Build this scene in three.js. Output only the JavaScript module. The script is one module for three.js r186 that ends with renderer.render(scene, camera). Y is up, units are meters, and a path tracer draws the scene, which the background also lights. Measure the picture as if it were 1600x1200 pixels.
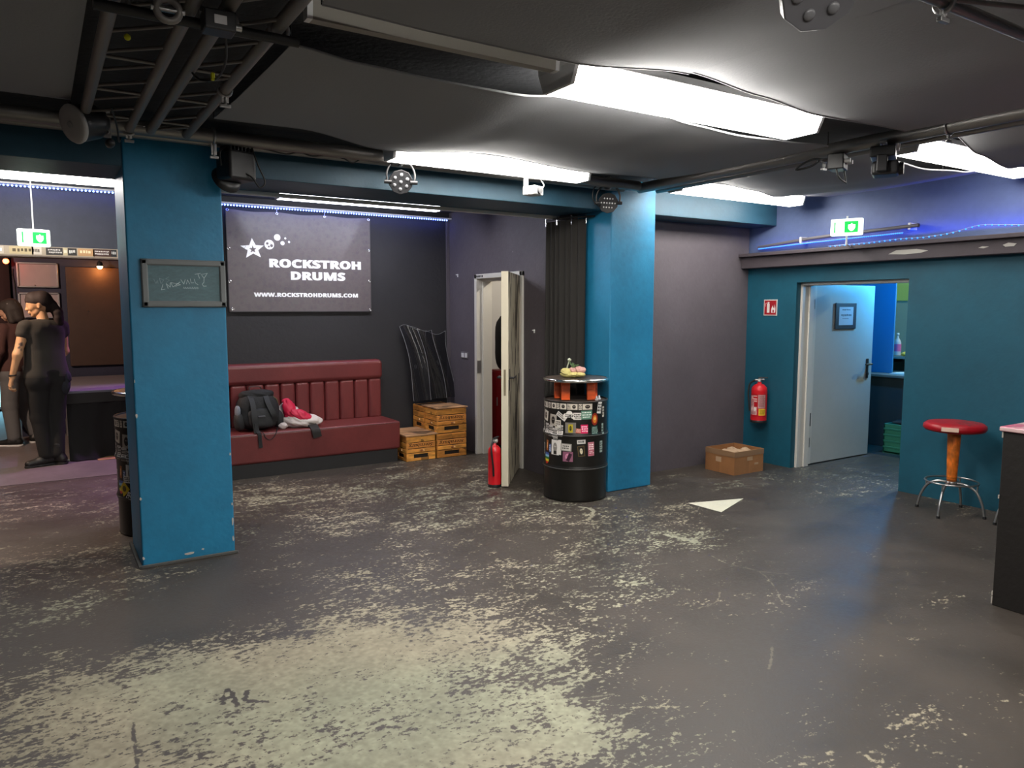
import * as THREE from 'three';
import { RoundedBoxGeometry } from 'three/addons/geometries/RoundedBoxGeometry.js';
import { mergeGeometries, mergeVertices } from 'three/addons/utils/BufferGeometryUtils.js';
import { MarchingCubes } from 'three/addons/objects/MarchingCubes.js';
import { RectAreaLightUniformsLib } from 'three/addons/lights/RectAreaLightUniformsLib.js';

RectAreaLightUniformsLib.init();
const scene = new THREE.Scene();
scene.background = new THREE.Color(0x000000);

// ---------- camera, exposure ----------
const camera = new THREE.PerspectiveCamera(54.7, 4 / 3, 0.05, 60);
camera.position.set(0, 1.65, 0);
camera.rotation.order = 'YXZ';
camera.rotation.set(-0.1006, -0.5655, 0);
scene.add(camera);
const renderer = new THREE.WebGLRenderer({ antialias: true });
renderer.toneMapping = THREE.LinearToneMapping;
renderer.toneMappingExposure = 2.3;
renderer.shadowMap.enabled = true;
renderer.shadowMap.type = THREE.PCFSoftShadowMap;

// ---------- lamp strengths ----------
const TUBE = 11, TUBE_GLOW = 19, TUBE_COLOR = 0xfffaf2;
const TUBE_REAR = 13;
const BLUE = 0x1030ff;

// ---------- helpers ----------
let seed = 7;
const rnd = () => { seed = (seed * 1664525 + 1013904223) >>> 0; return seed / 4294967296; };
const rr = (a, b) => a + (b - a) * rnd();
const used = {};
function numbered(n) { const k = used[n] = (used[n] ?? -1) + 1; return k ? `${n}_${String(k).padStart(3, '0')}` : n; }
const lin = (r, g, b) => new THREE.Color().setRGB(r, g, b);
function std(color, roughness = 0.7, metalness = 0, extra = {}) {
  const { phys, ...rest } = extra;
  const C = phys ? THREE.MeshPhysicalMaterial : THREE.MeshStandardMaterial;
  return new C({ color: color instanceof THREE.Color ? color : new THREE.Color(color), roughness, metalness, ...rest });
}
function clean(g) { g = g.index ? g.toNonIndexed() : g; for (const k of Object.keys(g.attributes)) if (!['position', 'normal', 'uv', 'color'].includes(k)) g.deleteAttribute(k); return g; }
function merge(list) {
  list = (Array.isArray(list) ? list : [list]);
  if (list.length === 1) return list[0];
  list = list.map(clean);
  const hasUv = list.every((g) => g.attributes.uv), hasC = list.every((g) => g.attributes.color);
  for (const g of list) { if (!hasUv) g.deleteAttribute('uv'); if (!hasC) g.deleteAttribute('color'); if (!g.attributes.normal) g.computeVertexNormals(); }
  return mergeGeometries(list);
}
function obj(name, geos, m, parent = scene) {
  const o = new THREE.Mesh(merge(geos), m);
  o.name = parent === scene ? numbered(name) : name;
  o.castShadow = o.receiveShadow = true; parent.add(o); return o;
}
function tag(o, label, category, group, kind) { o.userData.label = label; o.userData.category = category; if (group) o.userData.group = group; if (kind) o.userData.kind = kind; return o; }
function thing(name, label, category, p = [0, 0, 0], turn = 0, group) {
  const o = new THREE.Group(); o.name = numbered(name); scene.add(o); o.position.set(...p); o.rotation.y = turn; return tag(o, label, category, group);
}
function struct(name, geos, m, label) { const o = obj(name, geos, m); o.userData.kind = 'structure'; if (label) o.userData.label = label; return o; }
function metric(g) {   // uv in metres from position and normal
  g = clean(g); const p = g.attributes.position, n = g.attributes.normal, uv = new Float32Array(p.count * 2);
  for (let i = 0; i < p.count; i++) {
    const ax = Math.abs(n.getX(i)), ay = Math.abs(n.getY(i)), az = Math.abs(n.getZ(i));
    let u, v; if (ay >= ax && ay >= az) { u = p.getX(i); v = -p.getZ(i); } else if (ax >= az) { u = p.getZ(i); v = p.getY(i); } else { u = p.getX(i); v = p.getY(i); }
    uv[2 * i] = u; uv[2 * i + 1] = v;
  }
  g.setAttribute('uv', new THREE.BufferAttribute(uv, 2)); return g;
}
// box from corner to corner
function bx(x0, x1, y0, y1, z0, z1, r = 0) {
  const w = Math.abs(x1 - x0), h = Math.abs(y1 - y0), d = Math.abs(z1 - z0);
  const g = r ? new RoundedBoxGeometry(w, h, d, 2, Math.min(r, w / 2.01, h / 2.01, d / 2.01)) : new THREE.BoxGeometry(w, h, d);
  g.translate((x0 + x1) / 2, (y0 + y1) / 2, (z0 + z1) / 2); return metric(g);
}
const V = (x, y, z) => new THREE.Vector3(x, y, z);
function tube(points, r, seg = 0, rad = 8, closed = false) {
  const ps = points.map((p) => Array.isArray(p) ? V(...p) : p);
  return new THREE.TubeGeometry(new THREE.CatmullRomCurve3(ps, closed), seg || Math.max(8, ps.length * 6), r, rad, closed);
}
function rod(a, b, r, r2 = r, rad = 12) {
  a = V(...a); b = V(...b); const d = b.clone().sub(a), l = d.length();
  const g = new THREE.CylinderGeometry(r2, r, l, rad, 1);
  g.translate(0, l / 2, 0); g.applyQuaternion(new THREE.Quaternion().setFromUnitVectors(V(0, 1, 0), d.normalize())); g.translate(a.x, a.y, a.z); return g;
}
function lathe(pts, seg = 40) { return new THREE.LatheGeometry(pts.map((p) => new THREE.Vector2(...p)), seg); }
function tx(g, x = 0, y = 0, z = 0, ry = 0, rx = 0, rz = 0) { if (rx) g.rotateX(rx); if (rz) g.rotateZ(rz); if (ry) g.rotateY(ry); g.translate(x, y, z); return g; }
function canvasTex(w, h, draw) {
  const c = document.createElement('canvas'); c.width = w; c.height = h; draw(c.getContext('2d'), w, h);
  const t = new THREE.CanvasTexture(c); t.colorSpace = THREE.SRGBColorSpace; t.anisotropy = 8; return t;
}
// value noise
const LAT = new Float32Array(65536); for (let i = 0; i < 65536; i++) LAT[i] = rnd();
const hash = (x, y, s) => LAT[((x * 73 + y * 9277 + s * 4513) ^ ((x * 19) << 3) ^ ((y * 31) << 5)) & 65535];
function vn(x, y, s = 0) {
  const xi = Math.floor(x), yi = Math.floor(y); let fx = x - xi, fy = y - yi; fx = fx * fx * (3 - 2 * fx); fy = fy * fy * (3 - 2 * fy);
  const a = hash(xi, yi, s), b = hash(xi + 1, yi, s), c = hash(xi, yi + 1, s), d = hash(xi + 1, yi + 1, s);
  return a + (b - a) * fx + (c - a) * fy + (a - b - c + d) * fx * fy;
}
function fbm(x, y, o = 4, s = 0) { let a = 0, k = 0.5, t = 0; for (let i = 0; i < o; i++) { a += k * vn(x, y, s + i); t += k; x *= 2.03; y *= 2.03; k *= 0.5; } return a / t; }
function dataTex(n, fn, { srgb = true, rep = 1, wrap = true, m = n } = {}) {
  const d = new Uint8Array(n * m * 4);
  for (let j = 0; j < m; j++) for (let i = 0; i < n; i++) { const c = fn(i / n, j / m), k = 4 * (j * n + i); if (typeof c === 'number') d[k] = d[k + 1] = d[k + 2] = c * 255; else { d[k] = c[0] * 255; d[k + 1] = c[1] * 255; d[k + 2] = c[2] * 255; } d[k + 3] = 255; }
  const t = new THREE.DataTexture(d, n, m); t.magFilter = THREE.LinearFilter; t.minFilter = THREE.LinearMipmapLinearFilter; t.generateMipmaps = true;
  if (wrap) { t.wrapS = t.wrapT = THREE.RepeatWrapping; t.repeat.set(1 / rep, 1 / rep); } if (srgb) t.colorSpace = THREE.SRGBColorSpace; t.needsUpdate = true; return t;
}
const tile = (f, n) => (u, v) => { const a = f(u * n, v * n), b = f(u * n - n, v * n), c = f(u * n, v * n - n), d = f(u * n - n, v * n - n); return a * (1 - u) * (1 - v) + b * u * (1 - v) + c * (1 - u) * v + d * u * v; };
// illegible small print: rows of short bars
function scribble(c, x, y, w, h, rows, color) {
  c.fillStyle = color; const rh = h / rows;
  for (let r = 0; r < rows; r++) { let q = x + rr(0, .1) * w; while (q < x + w * rr(.8, 1)) { const l = rr(.35, .9) * rh; c.fillRect(q, y + r * rh + rh * rr(.1, .2), l * .8, rh * rr(.5, .65)); q += l + rh * .12; } }
}

// ---------- materials ----------
const bumpPlaster = dataTex(512, tile((x, y) => fbm(x, y, 5, 3), 40), { srgb: false, rep: 1.0 });
const bumpFine = dataTex(256, tile((x, y) => fbm(x, y, 3, 9), 48), { srgb: false, rep: 0.35 });
const mottle = (r, g, b, amt, s, freq = 6, chips = 0) => { const t = tile((x, y) => fbm(x, y, 5, s), freq), f = tile((x, y) => fbm(x, y, 3, s + 20), freq * 9); return dataTex(512, (u, v) => { const k = 1 + amt * (t(u, v) - .5) + amt * .35 * (f(u, v) - .5); const q = f(u, v) > 0.92 - chips ? 1.0 : 0; return [Math.min(1, r * k + q * .25), Math.min(1, g * k + q * .25), Math.min(1, b * k + q * .25)]; }, { rep: 2.2 }); };
const M = {};
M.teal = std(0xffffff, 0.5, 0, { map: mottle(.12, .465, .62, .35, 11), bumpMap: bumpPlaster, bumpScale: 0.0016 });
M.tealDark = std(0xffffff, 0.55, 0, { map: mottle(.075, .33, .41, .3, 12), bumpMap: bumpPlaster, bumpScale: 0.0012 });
M.greyWall = std(0xffffff, 0.7, 0, { map: mottle(.35, .325, .35, .25, 13), bumpMap: bumpPlaster, bumpScale: 0.003 });
M.darkWall = std(0xffffff, 0.7, 0, { map: mottle(.165, .16, .17, .25, 14), bumpMap: bumpPlaster, bumpScale: 0.003 });
M.ceiling = std(lin(.035, .037, .042), 0.9, 0, { bumpMap: bumpPlaster, bumpScale: 0.004 });
M.trim = std(lin(.075, .07, .075), 0.55, 0, { bumpMap: bumpFine, bumpScale: 0.002 });
M.cloth = std(lin(.28, .285, .30), 0.95, 0, { bumpMap: bumpFine, bumpScale: 0.001, side: THREE.DoubleSide });
M.alu = std(lin(.26, .25, .24), 0.42, .8, { bumpMap: bumpFine, bumpScale: 0.0006 });
M.aluDark = std(lin(.24, .225, .21), 0.5, .5);
M.chrome = std(lin(.75, .75, .75), 0.18, 1);
M.whitePaint = std(lin(.62, .60, .55), 0.45, 0, { bumpMap: bumpFine, bumpScale: 0.0008 });
M.creamPaint = std(lin(.68, .62, .48), 0.45);
M.black = std(lin(.012, .012, .013), 0.55);
M.blackPlastic = std(lin(.018, .018, .02), 0.4);
M.blackCloth = std(lin(.012, .012, .012), 0.95);
M.whitePlastic = std(lin(.7, .7, .7), 0.4);
M.cable = std(lin(.01, .01, .01), 0.5);
M.steel = std(lin(.45, .45, .45), 0.3, .9);
M.glow = new THREE.MeshStandardMaterial({ color: 0xffffff, roughness: .5, emissive: new THREE.Color(TUBE_COLOR), emissiveIntensity: TUBE_GLOW });
M.glowMid = new THREE.MeshStandardMaterial({ color: 0xffffff, roughness: .5, emissive: new THREE.Color(TUBE_COLOR), emissiveIntensity: 12 });
M.glowLow = new THREE.MeshStandardMaterial({ color: 0xffffff, roughness: .5, emissive: new THREE.Color(TUBE_COLOR), emissiveIntensity: 6 });
M.glowRear = new THREE.MeshStandardMaterial({ color: 0xffffff, roughness: .5, emissive: new THREE.Color(0xe8ecff), emissiveIntensity: 12 });
M.offTube = std(lin(.3, .28, .24), 0.5);

// ---------- floor ----------
const H_CEIL = 2.78;
{
  const N = 2048, X0 = -1, X1 = 7.2, Z0 = -8.3, Z1 = -0.1;
  const blobs = [[1.08, -2.66, .45, .62], [.59, -3.26, .5, .6], [.04, -3.37, .5, .5], [1.56, -2.36, .22, .75], [1.64, -3.19, .35, .45], [1.38, -3.73, .3, .3], [2.42, -3.39, .45, .24], [3.42, -3.87, .5, .12], [2.3, -5.57, .8, .2], [1.75, -6.4, .6, .25], [3.25, -6.01, .6, .18], [3.62, -4.73, .5, .17], [4.56, -4.37, .3, .24], [3.79, -3.81, .25, .15], [.19, -4.7, .4, .2], [-.09, -5.49, .5, .2], [.09, -7.2, .8, .14], [2.04, -2.22, .3, .08], [1.96, -2.75, .25, .26], [1.96, -4.33, .5, .18], [3.84, -3.61, .2, .12], [.62, -2.65, .4, .5], [3.34, -2.92, .3, .1], [1.6, -2.07, .2, .3], [2.89, -1.45, .15, .08]];
  const holes = [[.8, -4.3, .5, .4], [1.45, -2.75, .14, .25], [1.75, -2.75, .22, .3], [.3, -4.2, .3, .25], [1.6, -4.9, .3, .15], [2.6, -4.2, .35, .12], [2.7, -2.0, .7, .09], [4.6, -3, 1.2, .08], [5.4, -3.9, .8, .06]];
  const strokes = [
    [[.56, -3.16], [.6, -3.27], [.61, -3.26], [.61, -3.12], -.02, .9], [[.57, -3.21], [.61, -3.19], -.015, .9], [[.68, -3.21], [.65, -3.14], [.72, -3.08], -.02, .9],
    [[.23, -3.2], [.22, -3.05], [.21, -2.86], -.012, .6],
    [[3.74, -4.84], [3.78, -4.74], [3.7, -4.61], [3.55, -4.49], .032, .85], [[3.73, -3.38], [3.7, -3.22], [3.75, -3.01], [3.6, -2.76], [3.46, -2.6], [3.46, -2.55], .008, .55],
    [[3.75, -3.01], [3.87, -2.88], .006, .5], [[3.28, -2.9], [3.15, -2.81], [3.0, -2.8], .008, .5], [[3.8, -3.88], [3.83, -3.79], [3.86, -3.63], .05, .95],
    [[4.16, -3.32], [4.12, -2.74], [4.12, -2.37], -.025, .35], [[1.75, -2.5], [1.8, -2.42], [2.0, -2.34], .008, .5], [[2.97, -3.54], [3.37, -3.43], .008, .5], [[2.95, -2.27], [2.84, -2.19], [2.75, -2.13], .01, .5],
  ];
  const W = new Float32Array(N * N);
  // coarse density grid, then interpolated by direct evaluation at 1/8
  const G = N / 8, D = new Float32Array((G + 1) * (G + 1));
  for (let j = 0; j <= G; j++) for (let i = 0; i <= G; i++) {
    const x = X0 + (X1 - X0) * i / G, z = Z0 + (Z1 - Z0) * j / G; let d = -.11;
    for (const [bx_, bz, r, a] of blobs) d += a * Math.exp(-((x - bx_) ** 2 / (r * r * 1.6) + (z - bz) ** 2 / (r * r)) * .8);
    for (const [bx_, bz, r, a] of holes) d -= a * Math.exp(-((x - bx_) ** 2 + (z - bz) ** 2) / (r * r));
    D[j * (G + 1) + i] = Math.min(d, .66);
  }
  for (let j = 0; j < N; j++) for (let i = 0; i < N; i++) {
    const x = X0 + (X1 - X0) * i / N, z = Z0 + (Z1 - Z0) * j / N;
    const gi = i >> 3, gj = j >> 3, fx = (i & 7) / 8, fz = (j & 7) / 8, q = gj * (G + 1) + gi;
    const d = D[q] * (1 - fx) * (1 - fz) + D[q + 1] * fx * (1 - fz) + D[q + G + 1] * (1 - fx) * fz + D[q + G + 2] * fx * fz;
    const big = fbm(x * 1.7, z * 3.0, 4, 41) - .5, mid = fbm(x * 8, z * 14, 5, 51) - .5, fine = fbm(x * 48, z * 84, 4, 61) - .5;
    const t = d * 1.02 + big * .6 + mid * .8 + fine * 1.35 + (LAT[(i * 7919 + j * 104729) & 65535] - .5) * .22 - .285;
    W[j * N + i] = Math.max(0, Math.min(1, t * 9 + .1));
  }
  const px = (x) => (x - X0) / (X1 - X0) * N, pz = (z) => (z - Z0) / (Z1 - Z0) * N;
  for (const st of strokes) {
    const a = st[st.length - 1], w0 = st[st.length - 2], w = Math.abs(w0) / (X1 - X0) * N, pts = st.slice(0, -2);
    const cv = new THREE.CatmullRomCurve3(pts.map(([x, z]) => V(x, 0, z))).getPoints(120);
    for (const p of cv) { const cx = px(p.x), cz = pz(p.z); for (let dj = -8; dj <= 8; dj++) for (let di = -8; di <= 8; di++) { const jj = Math.round(cz) + dj, ii = Math.round(cx) + di; if (ii < 0 || jj < 0 || ii >= N || jj >= N) continue; const r = Math.hypot(di, dj) / w + (vn(ii * .25, jj * .25, 5) - .5) * .8; if (r < .5) W[jj * N + ii] = w0 > 0 ? Math.max(W[jj * N + ii], a) : W[jj * N + ii] * (1 - a); } }
  }
  const color = new Uint8Array(N * N * 4), rough = new Uint8Array(N * N * 4);
  for (let j = 0; j < N; j++) for (let i = 0; i < N; i++) {
    const x = X0 + (X1 - X0) * i / N, z = Z0 + (Z1 - Z0) * j / N, k = 4 * (j * N + i), w = W[j * N + i];
    const n = fbm(x * 3, z * 3, 4, 71), f = fbm(x * 50, z * 50, 2, 81), g = Math.max(0, Math.min(1, (fbm(x * 1.1 + 3, z * 1.1, 2, 91) - .42) * 4));
    const db = .78 + .34 * n + .16 * (f - .5), lb = .86 + .22 * n + .22 * (f - .5);
    const dk = [69 * db, 62 * db, 56 * db], lt = [(160 - 9 * g) * lb, (152 - 1 * g) * lb, (130 - 1 * g) * lb];
    for (let c = 0; c < 3; c++) color[k + c] = Math.min(255, dk[c] + (lt[c] - dk[c]) * w);
    color[k + 3] = 255;
    const ro = (.5 + .2 * (n - .5) + .12 * (f - .5)) * (1 - w) + .7 * w; rough[k] = rough[k + 1] = rough[k + 2] = ro * 255; rough[k + 3] = 255;
  }
  const mk = (d, srgb) => { const t = new THREE.DataTexture(d, N, N); t.magFilter = THREE.LinearFilter; t.minFilter = THREE.LinearMipmapLinearFilter; t.generateMipmaps = true; if (srgb) t.colorSpace = THREE.SRGBColorSpace; t.needsUpdate = true; return t; };
  M.floor = std(0xffffff, 1, 0, { map: mk(color, true), roughnessMap: mk(rough, false), bumpMap: bumpFineFor(), bumpScale: 0.0008 });
  function bumpFineFor() { const t = bumpFine.clone(); t.repeat.set(20, 20); t.needsUpdate = true; return t; }
  const g = clean(new THREE.BoxGeometry(14, .2, 12.3)); g.translate(3, -.1, -2.15);   // x -4..10, z -8.3..4
  const p = g.attributes.position, uv = g.attributes.uv;
  for (let i = 0; i < p.count; i++) uv.setXY(i, (p.getX(i) - X0) / (X1 - X0), (p.getZ(i) - Z0) / (Z1 - Z0));
  struct('floor', g, M.floor);
  M.floorBack = std(0xffffff, .5, 0, { map: mottle(.40, .37, .37, .4, 31, 5), bumpMap: bumpFine, bumpScale: .0008 });
  struct('floor', bx(-4, 2.4, -.2, .004, -15.5, -8.3), M.floorBack, 'lighter grey floor of the room behind the header');
}

// ---------- room shell ----------
struct('ceiling', bx(-4, 10, H_CEIL, H_CEIL + .2, -15.7, 4), M.ceiling);
struct('wall_back', bx(.95, 4.3, 0, H_CEIL, -8.2, -7.97), M.darkWall, 'charcoal wall behind the red bench');
struct('wall_header', bx(-4, .95, 2.21, H_CEIL, -8.2, -7.97), std(0xffffff, .7, 0, { map: mottle(.25, .26, .30, .25, 15), bumpMap: bumpPlaster, bumpScale: .003 }), 'dark header wall above the opening to the rear room');
struct('wall_left', bx(-4.2, -4, 0, H_CEIL, -15.7, 4), M.greyWall);
struct('wall_front', bx(-4, 10, 0, H_CEIL, 4, 4.2), M.greyWall);
// side wall with the narrow door (opening z -7.30 .. -6.37)
struct('wall_side', [bx(4.17, 4.32, 0, H_CEIL, -7.97, -7.30), bx(4.17, 4.32, 2.03, H_CEIL, -7.30, -6.37), bx(4.17, 4.32, 0, H_CEIL, -6.37, -5.57)], M.greyWall, 'dark grey side wall with the narrow white door');
struct('wall_recess', bx(4.32, 6.53, 0, H_CEIL, -5.65, -5.5), M.greyWall, 'grey wall panel between the right column and the teal wall');
// right wall with doorway z -4.88 .. -3.72, top 1.92
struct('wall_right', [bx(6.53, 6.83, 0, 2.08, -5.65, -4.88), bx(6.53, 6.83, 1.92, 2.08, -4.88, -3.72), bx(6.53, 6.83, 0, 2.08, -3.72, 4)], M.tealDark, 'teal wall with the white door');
struct('wall_right_upper', bx(6.56, 6.83, 2.08, H_CEIL, -5.65, 4), std(0xffffff, .6, 0, { map: mottle(.36, .42, .56, .25, 16), bumpMap: bumpPlaster, bumpScale: .003 }), 'blue grey wall strip above the cable ledge');
const ledgeM = std(0xffffff, .6, 0, { map: mottle(.29, .26, .28, .2, 17), bumpMap: bumpPlaster, bumpScale: .002 });
struct('trim_1', [bx(6.41, 6.56, 2.08, 2.20, -5.5, 4, .008), bx(6.36, 6.56, 2.20, 2.235, -5.5, 4, .006)], ledgeM, 'grey ledge running along the top of the teal wall');
struct('pillar', [bx(.475, 1.045, 0, H_CEIL, -5.745, -5.165, .012)], M.teal, 'teal square pillar nearest the camera with the small chalkboard');
struct('pillar', bx(4.255, 4.775, 0, H_CEIL, -5.62, -5.09, .012), M.teal, 'teal square pillar beside the sticker covered barrel');
const beamM = std(0xffffff, .5, 0, { map: mottle(.14, .29, .365, .3, 18), bumpMap: bumpPlaster, bumpScale: .002 });
struct('ceiling_beam', [bx(-4, 4.26, 2.515, H_CEIL, -5.74, -5.175, .006), bx(4.77, 6.56, 2.515, H_CEIL, -5.5, -5.175, .006)], beamM, 'blue painted ceiling beam between the pillars');
struct('trim_2', bx(1.05, 4.2, 2.485, 2.515, -5.77, -5.735, .003), M.whitePaint, 'thin white metal edge under the beam');
// rear room
const rearM = std(0xffffff, .7, 0, { map: mottle(.15, .16, .25, .25, 19), bumpMap: bumpPlaster, bumpScale: .003 });
struct('wall_rear', bx(-.26, 2.4, 0, H_CEIL, -11.7, -11.4), rearM, 'dark blue wall of the rear room');
struct('wall_rear_end', bx(-4, 2.4, 0, H_CEIL, -15.7, -15.5), M.darkWall);
struct('wall_rear_side', bx(2.4, 2.6, 0, H_CEIL, -15.7, -8.2), M.darkWall);
// closet behind the narrow door
struct('wall_closet', [bx(4.32, 6.83, 0, H_CEIL, -8.2, -8.05), bx(6.7, 6.83, 0, H_CEIL, -8.05, -5.65)], std(lin(.5, .49, .48), .7), 'pale wall of the closet');
// right room
const kitM = std(lin(.22, .30, .26), .7);
struct('wall_right_room', [bx(6.83, 9.9, 0, H_CEIL, -6.0, -5.85), bx(9.75, 9.9, 0, H_CEIL, -5.85, 4)], kitM, 'grey green wall of the room behind the white door');
// chipped plaster patches on the ledge and the teal wall
{
  const chip = std(lin(.5, .48, .44), .9);
  const P = [[[-3.85, 2.135], [-3.78, 2.165], [-3.6, 2.165], [-3.5, 2.145], [-3.56, 2.13], [-3.7, 2.125]], [[-2.92, 2.15], [-2.88, 2.165], [-2.82, 2.155], [-2.84, 2.135], [-2.9, 2.135]], [[-3.1, 2.14], [-3.07, 2.15], [-3.02, 2.145], [-3.06, 2.133]]];
  P.forEach((pts, i) => { const g = new THREE.ExtrudeGeometry(new THREE.Shape(pts.map(([z, y]) => new THREE.Vector2(z, y))), { depth: .004, bevelEnabled: false }); g.rotateY(-Math.PI / 2); g.translate(6.411, 0, 0); const o = obj('chipped_paint', g, chip, scene.getObjectByName('trim_1')); });
  // chips along pillar edges
  const pil = scene.getObjectByName('pillar'), spots = [[.477, -5.163, .06, .012, .02], [.477, -5.163, .45, .012, .02], [1.04, -5.163, .22, .012, .05], [1.04, -5.163, .1, .01, .03], [1.04, -5.163, .34, .008, .02], [.478, -5.163, .98, .012, .03], [.76, -5.163, .045, .06, .018], [.84, -5.163, .06, .02, .012], [1.04, -5.163, .68, .008, .02], [.477, -5.163, 1.2, .006, .02]];
  for (const [x, z, y, w, h] of spots) { const s = new THREE.Shape(); for (let i = 0; i < 9; i++) { const a = i / 9 * 6.283, r = rr(.6, 1.1); s[i ? 'lineTo' : 'moveTo'](Math.cos(a) * w * .6 * r, Math.sin(a) * h * .6 * r); } obj('chipped_paint', tx(new THREE.ExtrudeGeometry(s, { depth: .003, bevelEnabled: false }), x + (x < .5 ? .006 : x > 1 ? -.006 : 0), y, z - .0015), chip, pil); }
}
// baseboard kerb round the pillar foot (worn cement edge)
struct('baseboard_1', [bx(.455, 1.06, 0, .018, -5.16, -5.14, .004), bx(.45, .47, 0, .018, -5.75, -5.14, .004)], std(lin(.09, .09, .085), .9), 'worn cement edge round the pillar foot');

// ---------- fluorescent luminaires ----------
function luminaire(label, x0, x1, z, y, on, glowM, strength, wide = .2) {
  const t = thing('ceiling_luminaire', label, 'ceiling light', [(x0 + x1) / 2, y, z]); const L = x1 - x0, w = wide;
  obj('housing', bx(-L / 2, L / 2, .085, .12, -w / 2 - .01, w / 2 + .01, .006), M.whitePlastic, t);
  const s = new THREE.Shape([[-w / 2, .085], [-w * .36, 0], [w * .36, 0], [w / 2, .085]].map((p) => new THREE.Vector2(...p)));
  const g = new THREE.ExtrudeGeometry(s, { depth: L - .04, bevelEnabled: false }); g.translate(0, 0, -L / 2 + .02); g.rotateY(Math.PI / 2);
  obj('diffuser', g, on ? glowM : M.offTube, t);
  for (const e of [-1, 1]) { const c = new THREE.ExtrudeGeometry(s, { depth: .02, bevelEnabled: false }); c.scale(1.03, 1.02, 1); c.rotateY(Math.PI / 2); c.translate(e > 0 ? L / 2 - .02 : -L / 2, 0, 0); obj('end_cap', c, M.whitePlastic, t); }
  for (const e of [-.6, .6]) obj('bracket', bx(e * L / 2 - .02, e * L / 2 + .02, .12, H_CEIL - y, -.02, .02), M.steel, t);
  if (on) { const l = new THREE.RectAreaLight(new THREE.Color(TUBE_COLOR), strength, L - .06, w * .64); l.position.set((x0 + x1) / 2, y - .006, z); scene.add(l); l.lookAt((x0 + x1) / 2, 0, z); }
  return t;
}
luminaire('largest glowing ceiling luminaire, between the black cloths in the middle of the room', 2.0, 3.72, -2.78, 2.625, true, M.glow, 5, .28);
luminaire('lit ceiling luminaire just in front of the beam above the seven-lens spotlight', 2.03, 3.68, -4.74, 2.645, true, M.glowMid, 7, .2);
luminaire('lit ceiling luminaire over the gap between right pillar and teal wall', 4.66, 6.3, -4.74, 2.65, true, M.glowMid, 2.5, .2);
luminaire('lit ceiling luminaire partly hidden by the sagging black cloth at the right edge', 4.78, 6.42, -2.8, 2.65, true, M.glowLow, 1.2, .2);
luminaire('lit ceiling luminaire behind the beam above the drum banner', 1.9, 3.58, -7.05, 2.66, true, M.glowRear, TUBE_REAR, .12);
luminaire('lit ceiling luminaire left of the near teal pillar, cut by the photo edge', -1.02, .63, -7.05, 2.66, true, M.glowMid, 4, .14);
luminaire('unlit ceiling luminaire running from the black truss towards the brightest lamp', .85, 1.94, -2.7, 2.665, false, M.glow, 0, .06);
for (const x of [.2, 2.2, 4.6]) for (const z of [-.35, 1.6]) luminaire('ceiling luminaire behind the viewer, ' + (x < 1 ? 'left column' : x < 4 ? 'middle column' : 'right column') + (z < 0 ? ', front row' : ', back row'), x, x + 1.6, z, 2.655, x < 4, x < 1 ? M.glowMid : M.glowLow, x < 1 ? 24 : 3, .2).userData.group = 'luminaires behind the viewer';

// ---------- black ceiling cloths ----------
function interp(pts, x) { if (x <= pts[0][0]) return pts[0][1]; for (let i = 1; i < pts.length; i++) if (x <= pts[i][0]) { const [a, b] = pts[i - 1], [c, d] = pts[i]; let t = (x - a) / (c - a); t = t * t * (3 - 2 * t); return b + (d - b) * t; } return pts[pts.length - 1][1]; }
function cloth(label, x0, x1, zn, zf, near, far, sag = .04) {
  const NX = 60, NZ = 30, pos = [], idx = [];
  const f = (u, v) => { const x = x0 + (x1 - x0) * u, z = zn + (zf - zn) * v, a = interp(near, x), b = interp(far, x); const s = Math.sin(Math.PI * v); const w = .018 * (fbm(x * 2.2, z * 1.4, 3, 101) - .5) * s; return [x, Math.min(H_CEIL - .012, a * (1 - v) + b * v - sag * s * (.5 + .5 * Math.sin(Math.PI * u)) + w), z]; };
  for (let s = 0; s < 2; s++) for (let j = 0; j <= NZ; j++) for (let i = 0; i <= NX; i++) { const p = f(i / NX, j / NZ); pos.push(p[0], p[1] + s * .004, p[2]); }
  const n = (NX + 1) * (NZ + 1), at = (s, i, j) => s * n + j * (NX + 1) + i;
  for (let j = 0; j < NZ; j++) for (let i = 0; i < NX; i++) { const a = at(0, i, j), b = at(0, i + 1, j), c = at(0, i + 1, j + 1), d = at(0, i, j + 1); idx.push(a, b, c, a, c, d); idx.push(a + n, c + n, b + n, a + n, d + n, c + n); }
  const g = new THREE.BufferGeometry(); g.setAttribute('position', new THREE.Float32BufferAttribute(pos, 3)); g.setIndex(idx); g.computeVertexNormals();
  const uv = new Float32Array(pos.length / 3 * 2); for (let i = 0; i < pos.length / 3; i++) { uv[2 * i] = pos[3 * i]; uv[2 * i + 1] = pos[3 * i + 2]; } g.setAttribute('uv', new THREE.BufferAttribute(uv, 2));
  const o = thing('ceiling_cloth', label, 'ceiling cloth'); obj('cloth_panel', g, M.cloth, o);
  for (const v of [0, 1]) { const ps = []; for (let i = 0; i <= 40; i++) { const p = f(i / 40, v); ps.push(V(p[0], p[1] + .002, p[2])); } obj('hem', tube(ps, .006, 80, 6), M.cloth, o); }
  for (const [u, v] of [[0, 0], [1, 0], [0, 1], [1, 1], [.5, 0], [.5, 1]]) { const p = f(u, v); obj('tie', rod([p[0], p[1], p[2]], [p[0], H_CEIL, p[2]], .003), M.blackCloth, o); }
  return o;
}
const flat = (y) => [[-9, y], [9, y]];
cloth('black cloth sagging under the ceiling left of the big round spotlight', .86, 2.58, .8, -2.55, flat(2.7), [[.84, 2.67], [1.33, 2.66], [1.87, 2.66], [2.6, 2.725]], .03);
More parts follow.
